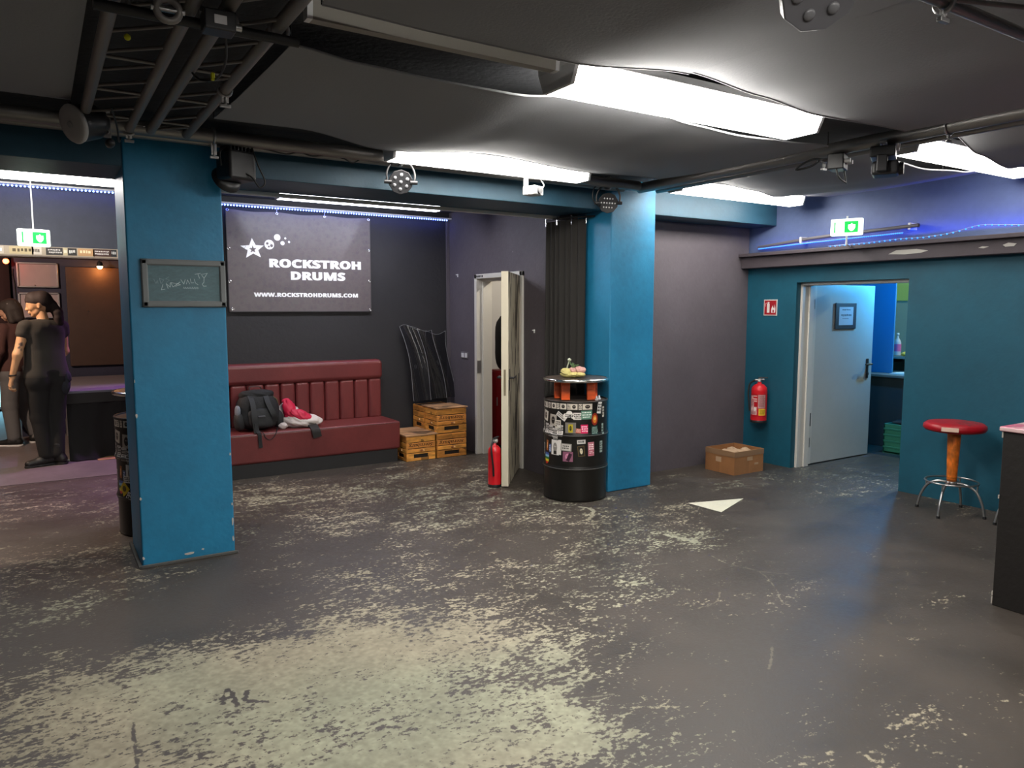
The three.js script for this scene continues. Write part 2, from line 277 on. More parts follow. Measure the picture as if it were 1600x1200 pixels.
cloth('greyish ceiling cloth sagging behind the big round spotlight at the top right', 2.6, 4.36, .8, -2.55, flat(2.7), [[2.6, 2.735], [3.08, 2.70], [3.5, 2.67], [4.3, 2.69]], .03);
cloth('wide black cloth sagging between the two middle luminaires', .9, 4.34, -3.05, -4.58, [[.91, 2.69], [1.18, 2.665], [1.6, 2.655], [1.94, 2.655], [2.31, 2.69], [2.74, 2.71], [3.11, 2.668], [3.5, 2.655], [3.93, 2.67], [4.3, 2.69]], [[.9, 2.73], [1.39, 2.735], [1.93, 2.67], [2.7, 2.725], [3.57, 2.685], [4.1, 2.705]], .03);
cloth('dark cloth hanging in a round belly at the right photo edge', 4.75, 6.5, .8, -2.6, flat(2.69), [[4.75, 2.77], [4.95, 2.765], [5.31, 2.67], [5.71, 2.62], [5.94, 2.65], [6.5, 2.72]], .03);
cloth('cloth with a pale hem sagging behind the right hand lamp', 4.75, 6.5, -3.0, -4.55, [[4.7, 2.7], [5.07, 2.655], [5.35, 2.64], [5.87, 2.67], [6.44, 2.76]], [[4.44, 2.68], [4.81, 2.74], [5.46, 2.7], [5.72, 2.67], [6.09, 2.71], [6.5, 2.73]], .03);
cloth('black cloth under the ceiling left of the lighting truss', -3, .2, .8, -4.6, flat(2.72), flat(2.735), .03);

// ---------- trusses and pipes ----------
function ladder(name, label, a0, a1, b0, b1, y, along, r = .025, step = .26, fat = 0, group) {   // two chords and zigzag braces
  const o = thing(name, label, 'lighting truss', [0, 0, 0], 0, group);
  const P = (u, c) => along === 'x' ? [u, y, c] : [c, y, u];
  for (const c of [b0, b1]) { const q = c === b0 ? fat || r : r; obj('chord', rod(P(a0, c), P(a1, c), q, q, 20), M.alu, o); }
  const n = Math.round(Math.abs(a1 - a0) / step), d = (a1 - a0) / n;
  for (let i = 0; i < n; i++) { const u = a0 + d * i; obj('brace', rod(P(u + d * .1, b0), P(u + d * .9, b1), .008, .008, 8), M.alu, o); if (i % 2 === 0) obj('brace', rod(P(u + d * .95, b0), P(u + d * .95, b1), .008, .008, 8), M.alu, o); }
  return o;
}
const truss1 = ladder('lighting_truss', 'dark lighting truss overhead at the left, outer one of the pair', -4.82, 1.5, .26, .49, 2.67, 'z');
const truss2 = ladder('lighting_truss', 'dark lighting truss overhead at the left, inner one of the pair', -4.82, 1.5, .60, .79, 2.67, 'z');
for (const o of [truss1, truss2]) for (const c of o.children) c.material = M.aluDark;
ladder('lighting_truss', 'metal lighting truss running along the beam above both pillars', -2.5, 4.36, -4.87, -5.06, 2.69, 'x', .025, .5, .042);
ladder('lighting_truss', 'metal lighting truss running from the right pillar to the right photo edge', -4.95, 1.0, 4.45, 4.66, 2.69, 'z', .027, .6, .043);
ladder('lighting_truss', 'pale lighting truss in the upper right corner of the photo', 1.6, 6.5, -1.32, -1.12, 2.6, 'x', .02, .7);
// cross bar with clutter over the left trusses
{
  const o = thing('cross_bar', 'black bar lying across the two left trusses', 'bar'); obj('bar', rod([.2, 2.624, -2.82], [.86, 2.624, -2.82], .018), M.black, o);
  for (const x of [.27, .49, .61, .79]) obj('clamp', tx(new THREE.TorusGeometry(.034, .008, 8, 16), x, 2.655, -2.82), M.steel, o);
}
function clampOn(label, x, y, z, drop = .09, along = 'x', ring = .03) {
  const o = thing('pipe_clamp', label, 'clamp', [x, y, z]);
  const t = new THREE.TorusGeometry(ring, .008, 8, 18); if (along === 'x') t.rotateY(Math.PI / 2); obj('collar', t, M.steel, o);
  obj('bolt', rod([0, -ring, 0], [0, -drop, 0], .007), M.steel, o); obj('wing_nut', bx(-.025, .025, -drop - .012, -drop + .004, -.008, .008, .003), M.steel, o);
  obj('plate', bx(-.016, .016, -drop + .01, -.025, -.004, .004, .002), M.whitePlastic, o); return o;
}
clampOn('bright clamp on the pipe right above the near pillar', .95, 2.69, -4.87, .12, 'x', .048);
clampOn('clamp on the inner left truss beside the black cloth', .79, 2.67, -3.75, .07, 'z');
clampOn('clamp at the far end of the outer left truss', .49, 2.67, -4.86, .06, 'z');
clampOn('clamp on the right truss nearest the black moving light', 4.45, 2.69, -2.35, .08, 'z', .049);
clampOn('clamp on the right truss above the pale cloth hem', 4.66, 2.69, -3.3, .07, 'z');
clampOn('shiny clamp at the left end of the upper right truss', 2.43, 2.6, -1.32, .05);
{
  const o = thing('connector_box', 'dark connector box with a white label at the top edge, on the left trusses', 'box', [.56, 2.6, -2.72]);
  obj('housing', bx(-.05, .05, -.03, .035, -.04, .04, .006), M.blackPlastic, o); obj('label_plate', bx(-.02, .02, -.012, .016, .04, .043, .001), M.whitePlastic, o); obj('gland', rod([.05, 0, 0], [.075, 0, 0], .012), M.steel, o); obj('strap_band', bx(-.055, .055, .036, .044, -.012, .012), M.black, o);
  const c = thing('truss_coupler', 'round dark coupler at the top edge between the left trusses', 'fitting', [.40, 2.6, -2.68]); obj('collar', tx(new THREE.TorusGeometry(.034, .012, 10, 20), 0, 0, 0), M.aluDark, c); obj('pin', rod([-.05, 0, 0], [.05, 0, 0], .009), M.steel, c); obj('spacer', rod([0, .034, 0], [0, .06, 0], .012), M.steel, c);
}
struct('trim_4', bx(4.125, 4.17, 0, 2.7, -7.97, -7.955, .003), M.greyWall, 'narrow grey strip in the wall corner behind the plastic sheets');
// yellow tags
{
  const y = std(0xd8d820, .6);
  tag(obj('cable_tag', bx(.645, .66, 2.58, 2.61, -3.32, -3.3, .004), y), 'yellow cable tag hanging between the left trusses', 'tag');
  tag(obj('cable_tag', tx(new THREE.SphereGeometry(.012, 12, 8), .33, 2.645, -3.16), y), 'round yellow tag at the outer left truss', 'tag');
}
function cable(label, pts, r = .005, m = M.cable) { return tag(obj('cable', tube(pts, r, pts.length * 10, 6), m), label, 'cable'); }
cable('black cable looped below the left pipe beside the dark floodlight', [[1.18, 2.66, -4.9], [1.21, 2.55, -4.88], [1.25, 2.44, -4.88], [1.22, 2.41, -4.88], [1.17, 2.47, -4.88], [1.12, 2.5, -4.9]]);
cable('black cable sagging under the pipe between floodlight and seven-lens spotlight', [[1.2, 2.665, -4.9], [1.3, 2.65, -4.9], [1.4, 2.64, -4.9], [1.48, 2.66, -4.9], [1.56, 2.645, -4.9], [1.7, 2.665, -4.9], [1.78, 2.65, -4.9], [1.84, 2.63, -4.9], [1.9, 2.665, -4.9]]);
cable('cable hanging down to the spotlight beside the right pillar', [[3.95, 2.68, -4.9], [3.9, 2.62, -4.9], [3.9, 2.55, -4.9], [3.97, 2.5, -4.92], [4.02, 2.52, -4.95]]);
cable('dark cable running down between the left trusses', [[.62, 2.66, -2.9], [.66, 2.6, -3.1], [.66, 2.585, -3.31], [.62, 2.6, -3.4], [.6, 2.66, -3.5]]);
cable('thin cable hanging at the far end of the left trusses', [[.36, 2.65, -4.3], [.40, 2.6, -4.5], [.42, 2.56, -4.66], [.44, 2.6, -4.8]]);
cable('tangle of dark cable over the right truss beside the dimmer box', [[4.45, 2.715, -3.6], [4.5, 2.73, -3.45], [4.42, 2.72, -3.3], [4.46, 2.65, -3.2], [4.5, 2.62, -3.28], [4.44, 2.6, -3.36], [4.4, 2.64, -3.2], [4.43, 2.62, -3.1]], .007);
cable('looped cable on the teal wall beside the bar counter', [[6.5, 1.16, -2.62], [6.5, 1.2, -2.66], [6.5, 1.12, -2.72], [6.5, 1.02, -2.7], [6.5, .98, -2.6], [6.5, 1.0, -2.4], [6.5, 1.02, -2.2]], .006);

// ---------- stage lights ----------
function ledPar(label, p, target, R, n, bodyM = M.blackPlastic, pipe = 2.69) {
  const o = thing('stage_light', label, 'spotlight', p); const h = new THREE.Group();
  const dir = V(...target).sub(V(...p)).normalize(), q = new THREE.Quaternion().setFromUnitVectors(V(0, 0, 1), dir);
  const ap = (g) => { g.applyQuaternion(q); return g; };
  const can = lathe([[0, -R * 1.1], [R * .62, -R * 1.1], [R * .75, -R * .9], [R * .98, -R * .3], [R, 0], [R * .96, R * .06], [R * .9, .0], [0, -.002]], 10); can.rotateX(Math.PI / 2);
  const c = obj('can', ap(can), bodyM, o);
  const spots = n === 7 ? [[0, 0], ...[0, 1, 2, 3, 4, 5].map((k) => [Math.cos(k * 1.0472 + .5) * .58, Math.sin(k * 1.0472 + .5) * .58])] : [];
  if (n !== 7) for (let r = -1; r <= 1; r++) { const m = r ? 4 : 6; for (let k = 0; k < m; k++) spots.push([(k - (m - 1) / 2) * .27, r * .42]); }
  const lensM = std(n === 7 ? lin(.16, .16, .17) : lin(.6, .6, .6), .3, 0);
  for (const [x, y] of spots) { const l = new THREE.SphereGeometry(n === 7 ? R * .15 : R * .075, 12, 8); l.scale(1, 1, .5); l.translate(x * R, y * R, R * .02); obj('lens', ap(l), lensM, c); }
  // yoke
  const up = p2 => p2; const b = R * 1.12;
  obj('yoke', [tube([[-b, 0, 0], [-b, R * .8, 0], [-b * .6, R * 1.5, 0], [b * .6, R * 1.5, 0], [b, R * .8, 0], [b, 0, 0]], .008, 40, 6), rod([-b - .02, 0, 0], [-b + .03, 0, 0], .014), rod([b + .02, 0, 0], [b - .03, 0, 0], .014)].map((g) => { g.rotateY(Math.atan2(dir.x, dir.z)); return g; }), M.blackPlastic, o);
  obj('hook_clamp', [rod([0, R * 1.5, 0], [0, pipe - p[1], 0], .009), tx(new THREE.TorusGeometry(pipe > 2.65 ? .049 : .03, .009, 8, 16), 0, pipe - p[1], 0, Math.PI / 2)], M.steel, o);
  return o;
}
ledPar('grey spotlight with seven lenses hanging below the lamp over the red bench', [2.18, 2.53, -4.88], [1.2, 1.5, -1.5], .085, 7);
ledPar('black spotlight with rows of small white lenses hanging beside the right pillar', [4.06, 2.53, -4.9], [2.6, 1.9, -2.5], .085, 14);
ledPar('big round spotlight with seven lenses cut by the top photo edge', [1.84, 2.51, -1.33], [1.4, 1.6, -.4], .113, 7, std(lin(.12, .12, .13), .4), 2.6);
{ // dark floodlight on the left pipe
  const o = thing('floodlight', 'black floodlight hanging from the pipe at the near pillar\'s right edge', 'floodlight', [1.1, 2.53, -4.95], 3.5);
  obj('housing', [bx(-.095, .095, -.08, .1, -.07, .09, .02), lathe([[0, 0], [.08, 0], [.095, .05], [.09, .055], [.075, .03], [0, .03]], 24).rotateX(Math.PI / 2 + .5).translate(.01, -.04, .07)], M.blackPlastic, o);
  for (let i = -3; i <= 3; i++) obj('cooling_fin', bx(i * .025 - .003, i * .025 + .003, .085, .125, -.06, .06), M.blackPlastic, o);
  obj('yoke', tube([[-.11, 0, 0], [-.11, .09, 0], [0, .13, 0], [.11, .09, 0], [.11, 0, 0]], .007, 30, 6), M.black, o);
  obj('hook_clamp', [rod([0, .13, 0], [0, .17, 0], .009), tx(new THREE.TorusGeometry(.05, .009, 8, 16), 0, .16, 0, Math.PI / 2 - .5)], M.steel, o);
}
{ // small white projector
  const o = thing('small_projector', 'small pale spotlight box hanging under the lamp between both pillars', 'spotlight', [3.28, 2.575, -4.88], .35);
  obj('housing', bx(-.06, .06, -.05, .02, -.05, .07, .012), std(lin(.5, .5, .48), .4), o);
  obj('lens', rod([0, -.015, .07], [0, -.015, .085], .03), M.blackPlastic, o);
  obj('side_plate', bx(-.085, -.072, -.05, .11, -.02, .02, .004), M.whitePlastic, o);
  obj('hook_clamp', [rod([-.07, .1, 0], [0, .1, 0], .007), tx(new THREE.TorusGeometry(.03, .009, 8, 16), 0, .115, 0, Math.PI / 2 - .35)], M.steel, o);
  obj('lead', tube([[.05, 0, -.03], [.11, .01, 0], [.13, .04, .02], [.06, .09, .02], [0, .1, 0]], .005, 30, 6), M.whitePlastic, o);
}
{ // left disc spotlight: round pale back plate, seen at an angle
  const o = thing('round_spotlight', 'spotlight with a round pale disc at the far end of the left trusses', 'spotlight', [.2, 2.6, -4.55], 0);
  const q = new THREE.Quaternion().setFromUnitVectors(V(0, 1, 0), V(-.84, -.32, .45).normalize());
  const d = lathe([[0, .012], [.06, .014], [.092, .008], [.1, -.005], [.095, -.02], [0, -.02]], 36); d.applyQuaternion(q); obj('disc', d, std(lin(.42, .41, .40), .5), o);
  const hub = lathe([[0, .02], [.015, .02], [.018, .012], [0, .012]], 16); hub.applyQuaternion(q); obj('hub', hub, std(lin(.3, .3, .3), .5), o);
  const can = lathe([[.094, -.02], [.09, -.12], [.06, -.17], [0, -.18]], 30); can.applyQuaternion(q); obj('can', can, M.blackPlastic, o);
  obj('yoke', [tube([[-.02, .1, -.02], [0, .12, -.06], [.06, .1, -.1]], .008, 16, 6), rod([0, .12, -.06], [.06, .1, -.06], .008)], M.black, o);
}
{ // ballast / connector plate on the left truss corner
  const o = thing('truss_fitting', 'dark slotted steel plate at the far end of the outer left truss', 'fitting', [.36, 2.63, -4.6]);
  obj('plate', bx(-.02, .02, -.07, .07, -.006, .006, .003), M.alu, o);
  for (const y of [-.04, -.005, .03]) obj('slot_ring', tx(new THREE.TorusGeometry(.009, .003, 6, 14), 0, y, .008), M.steel, o);
  obj('adaptor', lathe([[0, -.03], [.022, -.03], [.025, 0], [.018, .03], [0, .03]], 20).rotateX(Math.PI / 2).translate(.01, -.1, .02), M.blackPlastic, o);
}
{ // moving head on the right truss
  const o = thing('moving_light', 'black moving light with bracket hanging from the right truss', 'spotlight', [4.42, 2.545, -2.72], .5);
  obj('base', bx(-.1, .1, .02, .085, -.07, .07, .01), M.blackPlastic, o);
  obj('yoke', [bx(-.115, -.09, -.07, .03, -.03, .03, .008), bx(.09, .115, -.07, .03, -.03, .03, .008)], M.blackPlastic, o);
  obj('head', [bx(-.08, .08, -.085, .0, -.06, .09, .02), rod([0, -.045, .09], [0, -.045, .115], .04, .036, 20)], M.blackPlastic, o);
  obj('label_plate', bx(-.03, .03, -.06, -.015, .089, .093, .002), std(lin(.25, .25, .27), .5), o);
  obj('hook_clamp', [rod([-.05, .085, 0], [-.05, .12, 0], .01), rod([.05, .085, 0], [.05, .12, 0], .01), bx(-.09, .09, .1, .115, -.02, .02, .003)], M.steel, o);
  obj('white_plug', rod([-.02, .06, .075], [-.02, .1, .08], .012), M.whitePlastic, o);
}
{
  const o = thing('dimmer_box', 'small black box with plugs on the right truss left of the moving light', 'dimmer box', [4.45, 2.6, -3.05], .4);
  obj('housing', bx(-.07, .07, -.05, .05, -.05, .05, .008), M.blackPlastic, o);
  for (const x of [-.04, .03]) obj('plug', rod([x, .0, .05], [x, .0, .085], .014), M.whitePlastic, o);
  obj('bracket', bx(-.02, .02, .05, .075, -.02, .02), M.steel, o);
  obj('lead', tube([[.05, -.04, .03], [.08, -.12, .04], [.02, -.13, .05], [-.05, -.1, .02], [-.06, -.03, 0]], .005, 30, 6), M.cable, o);
}

// ---------- blue LED strips ----------
const ledM = new THREE.MeshStandardMaterial({ color: 0x2040ff, emissive: new THREE.Color(0x6f90ff), emissiveIntensity: 5, roughness: .4 });
const ledM2 = new THREE.MeshStandardMaterial({ color: 0x2040ff, emissive: new THREE.Color(0x1468ff), emissiveIntensity: 3, roughness: .4 });
function ledStrip(label, pts, n, m, r = .006) {
  const o = thing('led_strip', label, 'LED strip'); const c = new THREE.CatmullRomCurve3(pts.map((p) => V(...p)));
  obj('tape', new THREE.TubeGeometry(c, 60, .004, 5), std(lin(.3, .35, .6), .5), o);
  const l = []; for (let i = 0; i < n; i++) { const p = c.getPointAt((i + .5) / n); const g = new THREE.SphereGeometry(r, 6, 4); g.translate(p.x, p.y - .003, p.z); l.push(g); }
  const d = obj('diodes', l, m, o); d.userData.kind = 'stuff'; return o;
}
function blueArea(cx, cy, cz, w, h, tgt, s, col = BLUE) { const l = new THREE.RectAreaLight(new THREE.Color(col), s, w, h); l.position.set(cx, cy, cz); scene.add(l); l.lookAt(...tgt); }
struct('trim_3', [bx(-4, .95, 2.735, 2.75, -7.97, -7.90), bx(.95, 4.17, 2.70, 2.715, -7.97, -7.90)], M.whitePaint, 'slim shelf carrying the blue light strips');
ledStrip('blue LED strip under the shelf above the drum banner', [[1.2, 2.69, -7.9], [2, 2.688, -7.9], [3, 2.69, -7.9], [4.12, 2.69, -7.9]], 100, ledM, .009);
ledStrip('blue LED strip above the opening left of the near pillar', [[-2.5, 2.725, -7.9], [-1, 2.722, -7.9], [.9, 2.725, -7.9]], 110, ledM, .009);
blueArea(2.65, 2.68, -7.9, 2.9, .012, [2.65, 0, -7.95], 9);
blueArea(-.8, 2.715, -7.9, 3.3, .012, [-.8, 0, -7.95], 9);
{ // ledge on the right wall: pipe conduit and two strips
  const o = thing('conduit', 'grey conduit pipe running along the wall above the ledge behind the exit sign', 'conduit'); obj('pipe', tube([[6.5, 2.30, -5.35], [6.47, 2.345, -4.6], [6.46, 2.36, -4.0], [6.46, 2.37, -3.62]], .018, 40, 10), std(lin(.12, .11, .12), .5), o);
  for (const [y, z] of [[2.335, -4.8], [2.37, -3.7]]) obj('pipe_clip', bx(6.45, 6.56, y - .03, y + .03, z - .012, z + .012, .004), M.whitePlastic, o);
  ledStrip('blue LED strip lying straight on the ledge below the right exit sign', [[6.46, 2.285, -5.32], [6.45, 2.305, -4.6], [6.45, 2.32, -3.75]], 80, ledM2, .006);
  ledStrip('wavy blue LED strip on the ledge right of the right exit sign', [[6.40, 2.248, -4.45], [6.40, 2.25, -4.1], [6.40, 2.262, -3.75], [6.40, 2.262, -3.5], [6.40, 2.28, -3.3], [6.41, 2.32, -3.1], [6.41, 2.31, -2.95], [6.40, 2.29, -2.75], [6.40, 2.28, -2.5], [6.40, 2.28, -2.2]], 46, ledM2, .0062);
  blueArea(6.50, 2.27, -4.6, 1.6, .014, [6.6, 2.9, -4.6], 7, 0x0838ff);
  blueArea(6.50, 2.30, -3.0, 1.6, .014, [6.6, 2.9, -3.0], 16, 0x0848ff);
}

// ---------- exit signs ----------
const exitTex = canvasTex(512, 256, (c, w, h) => {
  c.fillStyle = '#f4fff6'; c.fillRect(0, 0, w, h); c.fillStyle = '#0a9a3c'; c.fillRect(.09 * w, .14 * h, .05 * w, .72 * h); c.fillRect(.44 * w, .12 * h, .46 * w, .76 * h);
  c.fillStyle = '#f4fff6'; const x = .68 * w, y = .5 * h; c.beginPath(); c.moveTo(x - 60, y - 40); c.lineTo(x - 20, y - 40); c.lineTo(x, y - 66); c.lineTo(x + 20, y - 40); c.lineTo(x + 60, y - 40); c.lineTo(x + 60, y + 20); c.quadraticCurveTo(x + 30, y + 70, x, y + 74); c.quadraticCurveTo(x - 30, y + 70, x - 60, y + 20); c.closePath(); c.fill();
});
const exitM = new THREE.MeshStandardMaterial({ map: exitTex, emissiveMap: exitTex, emissive: 0xffffff, emissiveIntensity: .9, roughness: .4 });
function exitSign(label, p, turn, w = .24, h = .145) {
  const o = thing('exit_sign', label, 'exit sign', p, turn);
  obj('housing', bx(-w / 2, w / 2, -h / 2, h / 2, -.03, .02, .012), new THREE.MeshStandardMaterial({ color: 0xffffff, emissive: 0xeafff0, emissiveIntensity: .7 }), o);
  const pl = new THREE.PlaneGeometry(w * .93, h * .88); pl.translate(0, 0, .0215); obj('pictogram', pl, exitM, o);
  return o;
}
{
  const a = exitSign('glowing green exit sign on the header left of the near pillar', [0, 2.255, -7.62], .2); obj('hanger', rod([0, .07, -.005], [0, H_CEIL - 2.255, -.005], .006), M.whitePlastic, a);
  const b = exitSign('glowing green exit sign above the white door on the right', [6.2, 2.385, -4.13], -1.2, .27, .15); obj('stem', [rod([0, -.075, -.01], [0, -.16, -.01], .009), rod([0, -.15, -.01], [0, -.16, -.2], .008), rod([0, .07, -.01], [0, .1, -.01], .008)], M.whitePlastic, b);
  for (const [x, y, z, tx_, ty, tz] of [[0, 2.255, -7.55, 0, 2.0, -6], [6.1, 2.385, -4.1, 5, 2.2, -3.6]]) { const l = new THREE.RectAreaLight(0xd8ffe4, .8, .22, .13); l.position.set(x, y, z); scene.add(l); l.lookAt(tx_, ty, tz); }
}

// ---------- drum banner ----------
{
  const W = 1.53, H = 1.03, t = canvasTex(1536, 1034, (c, w, h) => {
    c.fillStyle = '#645b5d'; c.fillRect(0, 0, w, h);
    for (let i = 0; i < 5000; i++) { c.fillStyle = `rgba(${rnd() < .5 ? '20,18,20' : '120,112,112'},.03)`; c.beginPath(); c.arc(rnd() * w, rnd() * h, rr(3, 26), 0, 7); c.fill(); }
    const ink = '#ffffff'; c.fillStyle = ink;
    const X = (u) => u * w, Y = (v) => v * h;
    // star with bubbles
    c.save(); c.translate(X(.165), Y(.375)); c.rotate(-.06); c.beginPath();
    for (let i = 0; i < 10; i++) { const a = -Math.PI / 2 + i * Math.PI / 5, r = i % 2 ? 56 : (i === 2 ? 120 : 128); c[i ? 'lineTo' : 'moveTo'](Math.cos(a) * r, Math.sin(a) * r * .86); } c.closePath(); c.fill();
    c.fillStyle = '#645b5d'; c.beginPath(); for (let i = 0; i < 10; i++) { const a = -Math.PI / 2 + i * Math.PI / 5, r = i % 2 ? 16 : 38; c[i ? 'lineTo' : 'moveTo'](Math.cos(a) * r, 6 + Math.sin(a) * r); } c.closePath(); c.fill(); c.restore();
    c.fillStyle = ink; for (const [u, v, r] of [[.275, .325, 50], [.33, .25, 34], [.365, .305, 22], [.385, .255, 11], [.41, .29, 12]]) { c.beginPath(); c.arc(X(u), Y(v), r, 0, 7); c.fill(); }
    c.fillStyle = '#645b5d'; for (const [u, v, r] of [[.262, .315, 13], [.29, .335, 15], [.272, .345, 9]]) { c.beginPath(); c.arc(X(u), Y(v), r, 0, 7); c.fill(); }
    const text = (s, u, v, width, size) => { c.save(); c.font = `bold ${size}px sans-serif`; const m = c.measureText(s).width; c.translate(X(u), Y(v)); c.scale(X(width) / m, 1); c.fillStyle = ink; c.fillText(s, 0, 0); c.lineWidth = size * .075; c.lineJoin = 'miter'; c.strokeStyle = ink; c.strokeText(s, 0, 0); c.restore(); };
    text('ROCKSTROH', .265, .545, .665, 112); text('DRUMS', .41, .668, .395, 112); text('WWW.ROCKSTROHDRUMS.COM', .165, .845, .735, 54);
    for (let i = 0; i < 520; i++) { c.fillStyle = 'rgba(100,91,93,.9)'; c.beginPath(); c.ellipse(X(rr(.04, .95)), Y(rr(.22, .68)), rr(.8, 4.5), rr(.8, 3), rr(0, 3), 0, 7); c.fill(); }
  });
  const o = thing('banner', 'dark grey vinyl drum banner with white star and lettering on the wall', 'banner', [2.4, 2.135, -7.945]);
  const NX = 60, NY = 40, g = new THREE.PlaneGeometry(W, H, NX, NY), p = g.attributes.position;
  for (let i = 0; i < p.count; i++) { const x = p.getX(i), y = p.getY(i), u = x / W + .5, v = y / H + .5; let z = .006; z += .012 * Math.max(0, 1 - Math.abs((u - .94) + (1 - v) * .35) * 9) * v; z += .010 * Math.max(0, 1 - Math.abs((u - .05) - (1 - v) * .3) * 9) * v; z += .004 * Math.sin(u * 9) + .006 * (fbm(u * 3, v * 3, 2, 7) - .5); p.setZ(i, z); p.setY(i, y - .012 * Math.sin(u * Math.PI * 3) ** 2 * (v > .98 ? 1 : 0)); }
  g.computeVertexNormals();
  obj('sheet', g, std(0xffffff, .42, 0, { map: t, side: THREE.DoubleSide }), o);
  obj('hem', [bx(-W / 2, W / 2, -H / 2, -H / 2 + .008, 0, .012), bx(-W / 2, -W / 2 + .006, -H / 2, H / 2, 0, .012), bx(W / 2 - .006, W / 2, -H / 2, H / 2, 0, .012)], std(lin(.06, .055, .057), .5), o);
  for (const [u, v] of [[.01, .99], [.33, .985], [.66, .985], [.985, .985], [.985, .66], [.985, .33], [.985, .02], [.01, .62], [.01, .3], [.02, .03]]) obj('eyelet', tx(new THREE.TorusGeometry(.011, .0045, 8, 16), (u - .5) * W, (v - .5) * H, .022), M.chrome, o);
  for (const u of [.33, .66]) obj('tie', rod([(u - .5) * W, H / 2 - .01, .02], [(u - .5) * W, H / 2 + .055, .03], .002), M.whitePlastic, o);
}
// ---------- red bench ----------
{
  const leather = std(0xffffff, .36, 0, { map: mottle(.43, .19, .19, .3, 22), bumpMap: bumpFine, bumpScale: .0008 });
  const o = thing('bench_sofa', 'dark red leather bench with ribbed backrest under the banner', 'bench', [0, 0, 0]);
  obj('plinth', bx(.98, 3.22, 0, .14, -7.95, -7.4), std(lin(.02, .02, .022), .6), o);
  obj('seat', bx(.96, 3.25, .14, .445, -7.9, -7.375, .03), leather, o);
  const b = [3.225, 3.068, 2.904, 2.736, 2.571, 2.406, 2.253, 2.094, 1.931, 1.755, 1.59, 1.43, 1.27, 1.11, .97];
  for (let i = 0; i < b.length - 1; i++) { const g = new RoundedBoxGeometry(b[i] - b[i + 1] - .004, .45, .1, 5, .032); g.translate((b[i] + b[i + 1]) / 2, .655, -7.875); obj('backrest_channel', g, leather, o); }
  obj('backrest_board', bx(.965, 3.235, .4, 1.05, -7.96, -7.89), leather, o);
  obj('top_roll', bx(.96, 3.24, .87, 1.09, -7.96, -7.81, .05), leather, o);
  obj('seam', rod([.97, .432, -7.378], [3.24, .432, -7.378], .004), std(lin(.16, .05, .055), .4), o);
}
// ---------- soft lumps: noise displaced shapes ----------
function blob(rx, ry, rz, s, amp, freq, seg = 40, power = 2) {   // superellipsoid with noise folds
  const g = new THREE.SphereGeometry(1, seg, seg / 2 | 0), p = g.attributes.position;
  for (let i = 0; i < p.count; i++) { let x = p.getX(i), y = p.getY(i), z = p.getZ(i); const l = (Math.abs(x) ** power + Math.abs(y) ** power + Math.abs(z) ** power) ** (-1 / power); x *= l; y *= l; z *= l; const k = 1 + amp * (fbm(x * freq + 9 + s, y * freq + 5 + z * freq * .7, 3, s) - .5) * 2; p.setXYZ(i, x * rx * k, y * ry * k, z * rz * k); }
  const m = mergeVertices((g.deleteAttribute('normal'), g.deleteAttribute('uv'), g), 1e-5); m.computeVertexNormals(); return metric(m);
}
function strap(pts, w, t = .004, side = [1, 0, 0]) {   // flat band along a curve
  const c = new THREE.CatmullRomCurve3(pts.map((p) => V(...p))), s = new THREE.Shape([[-w / 2, -t / 2], [w / 2, -t / 2], [w / 2, t / 2], [-w / 2, t / 2]].map((p) => new THREE.Vector2(...p)));
  const N = 40, pos = [], idx = [], sd = V(...side).normalize();
  for (let i = 0; i <= N; i++) { const p = c.getPoint(i / N), tg = c.getTangent(i / N), n = sd.clone().cross(tg).normalize(), q = tg.clone().cross(n).normalize(); for (const [a, b] of [[-1, -1], [1, -1], [1, 1], [-1, 1]]) { const v = p.clone().addScaledVector(q, a * w / 2).addScaledVector(n, b * t / 2); pos.push(v.x, v.y, v.z); } }
  for (let i = 0; i < N; i++) for (let k = 0; k < 4; k++) { const a = i * 4 + k, b = i * 4 + (k + 1) % 4; idx.push(a, b, b + 4, a, b + 4, a + 4); }
  idx.push(0, 2, 1, 0, 3, 2); const e = N * 4; idx.push(e, e + 1, e + 2, e, e + 2, e + 3);
  const g = new THREE.BufferGeometry(); g.setAttribute('position', new THREE.Float32BufferAttribute(pos, 3)); g.setIndex(idx); const h = g.toNonIndexed(); h.computeVertexNormals(); return metric(h);
}
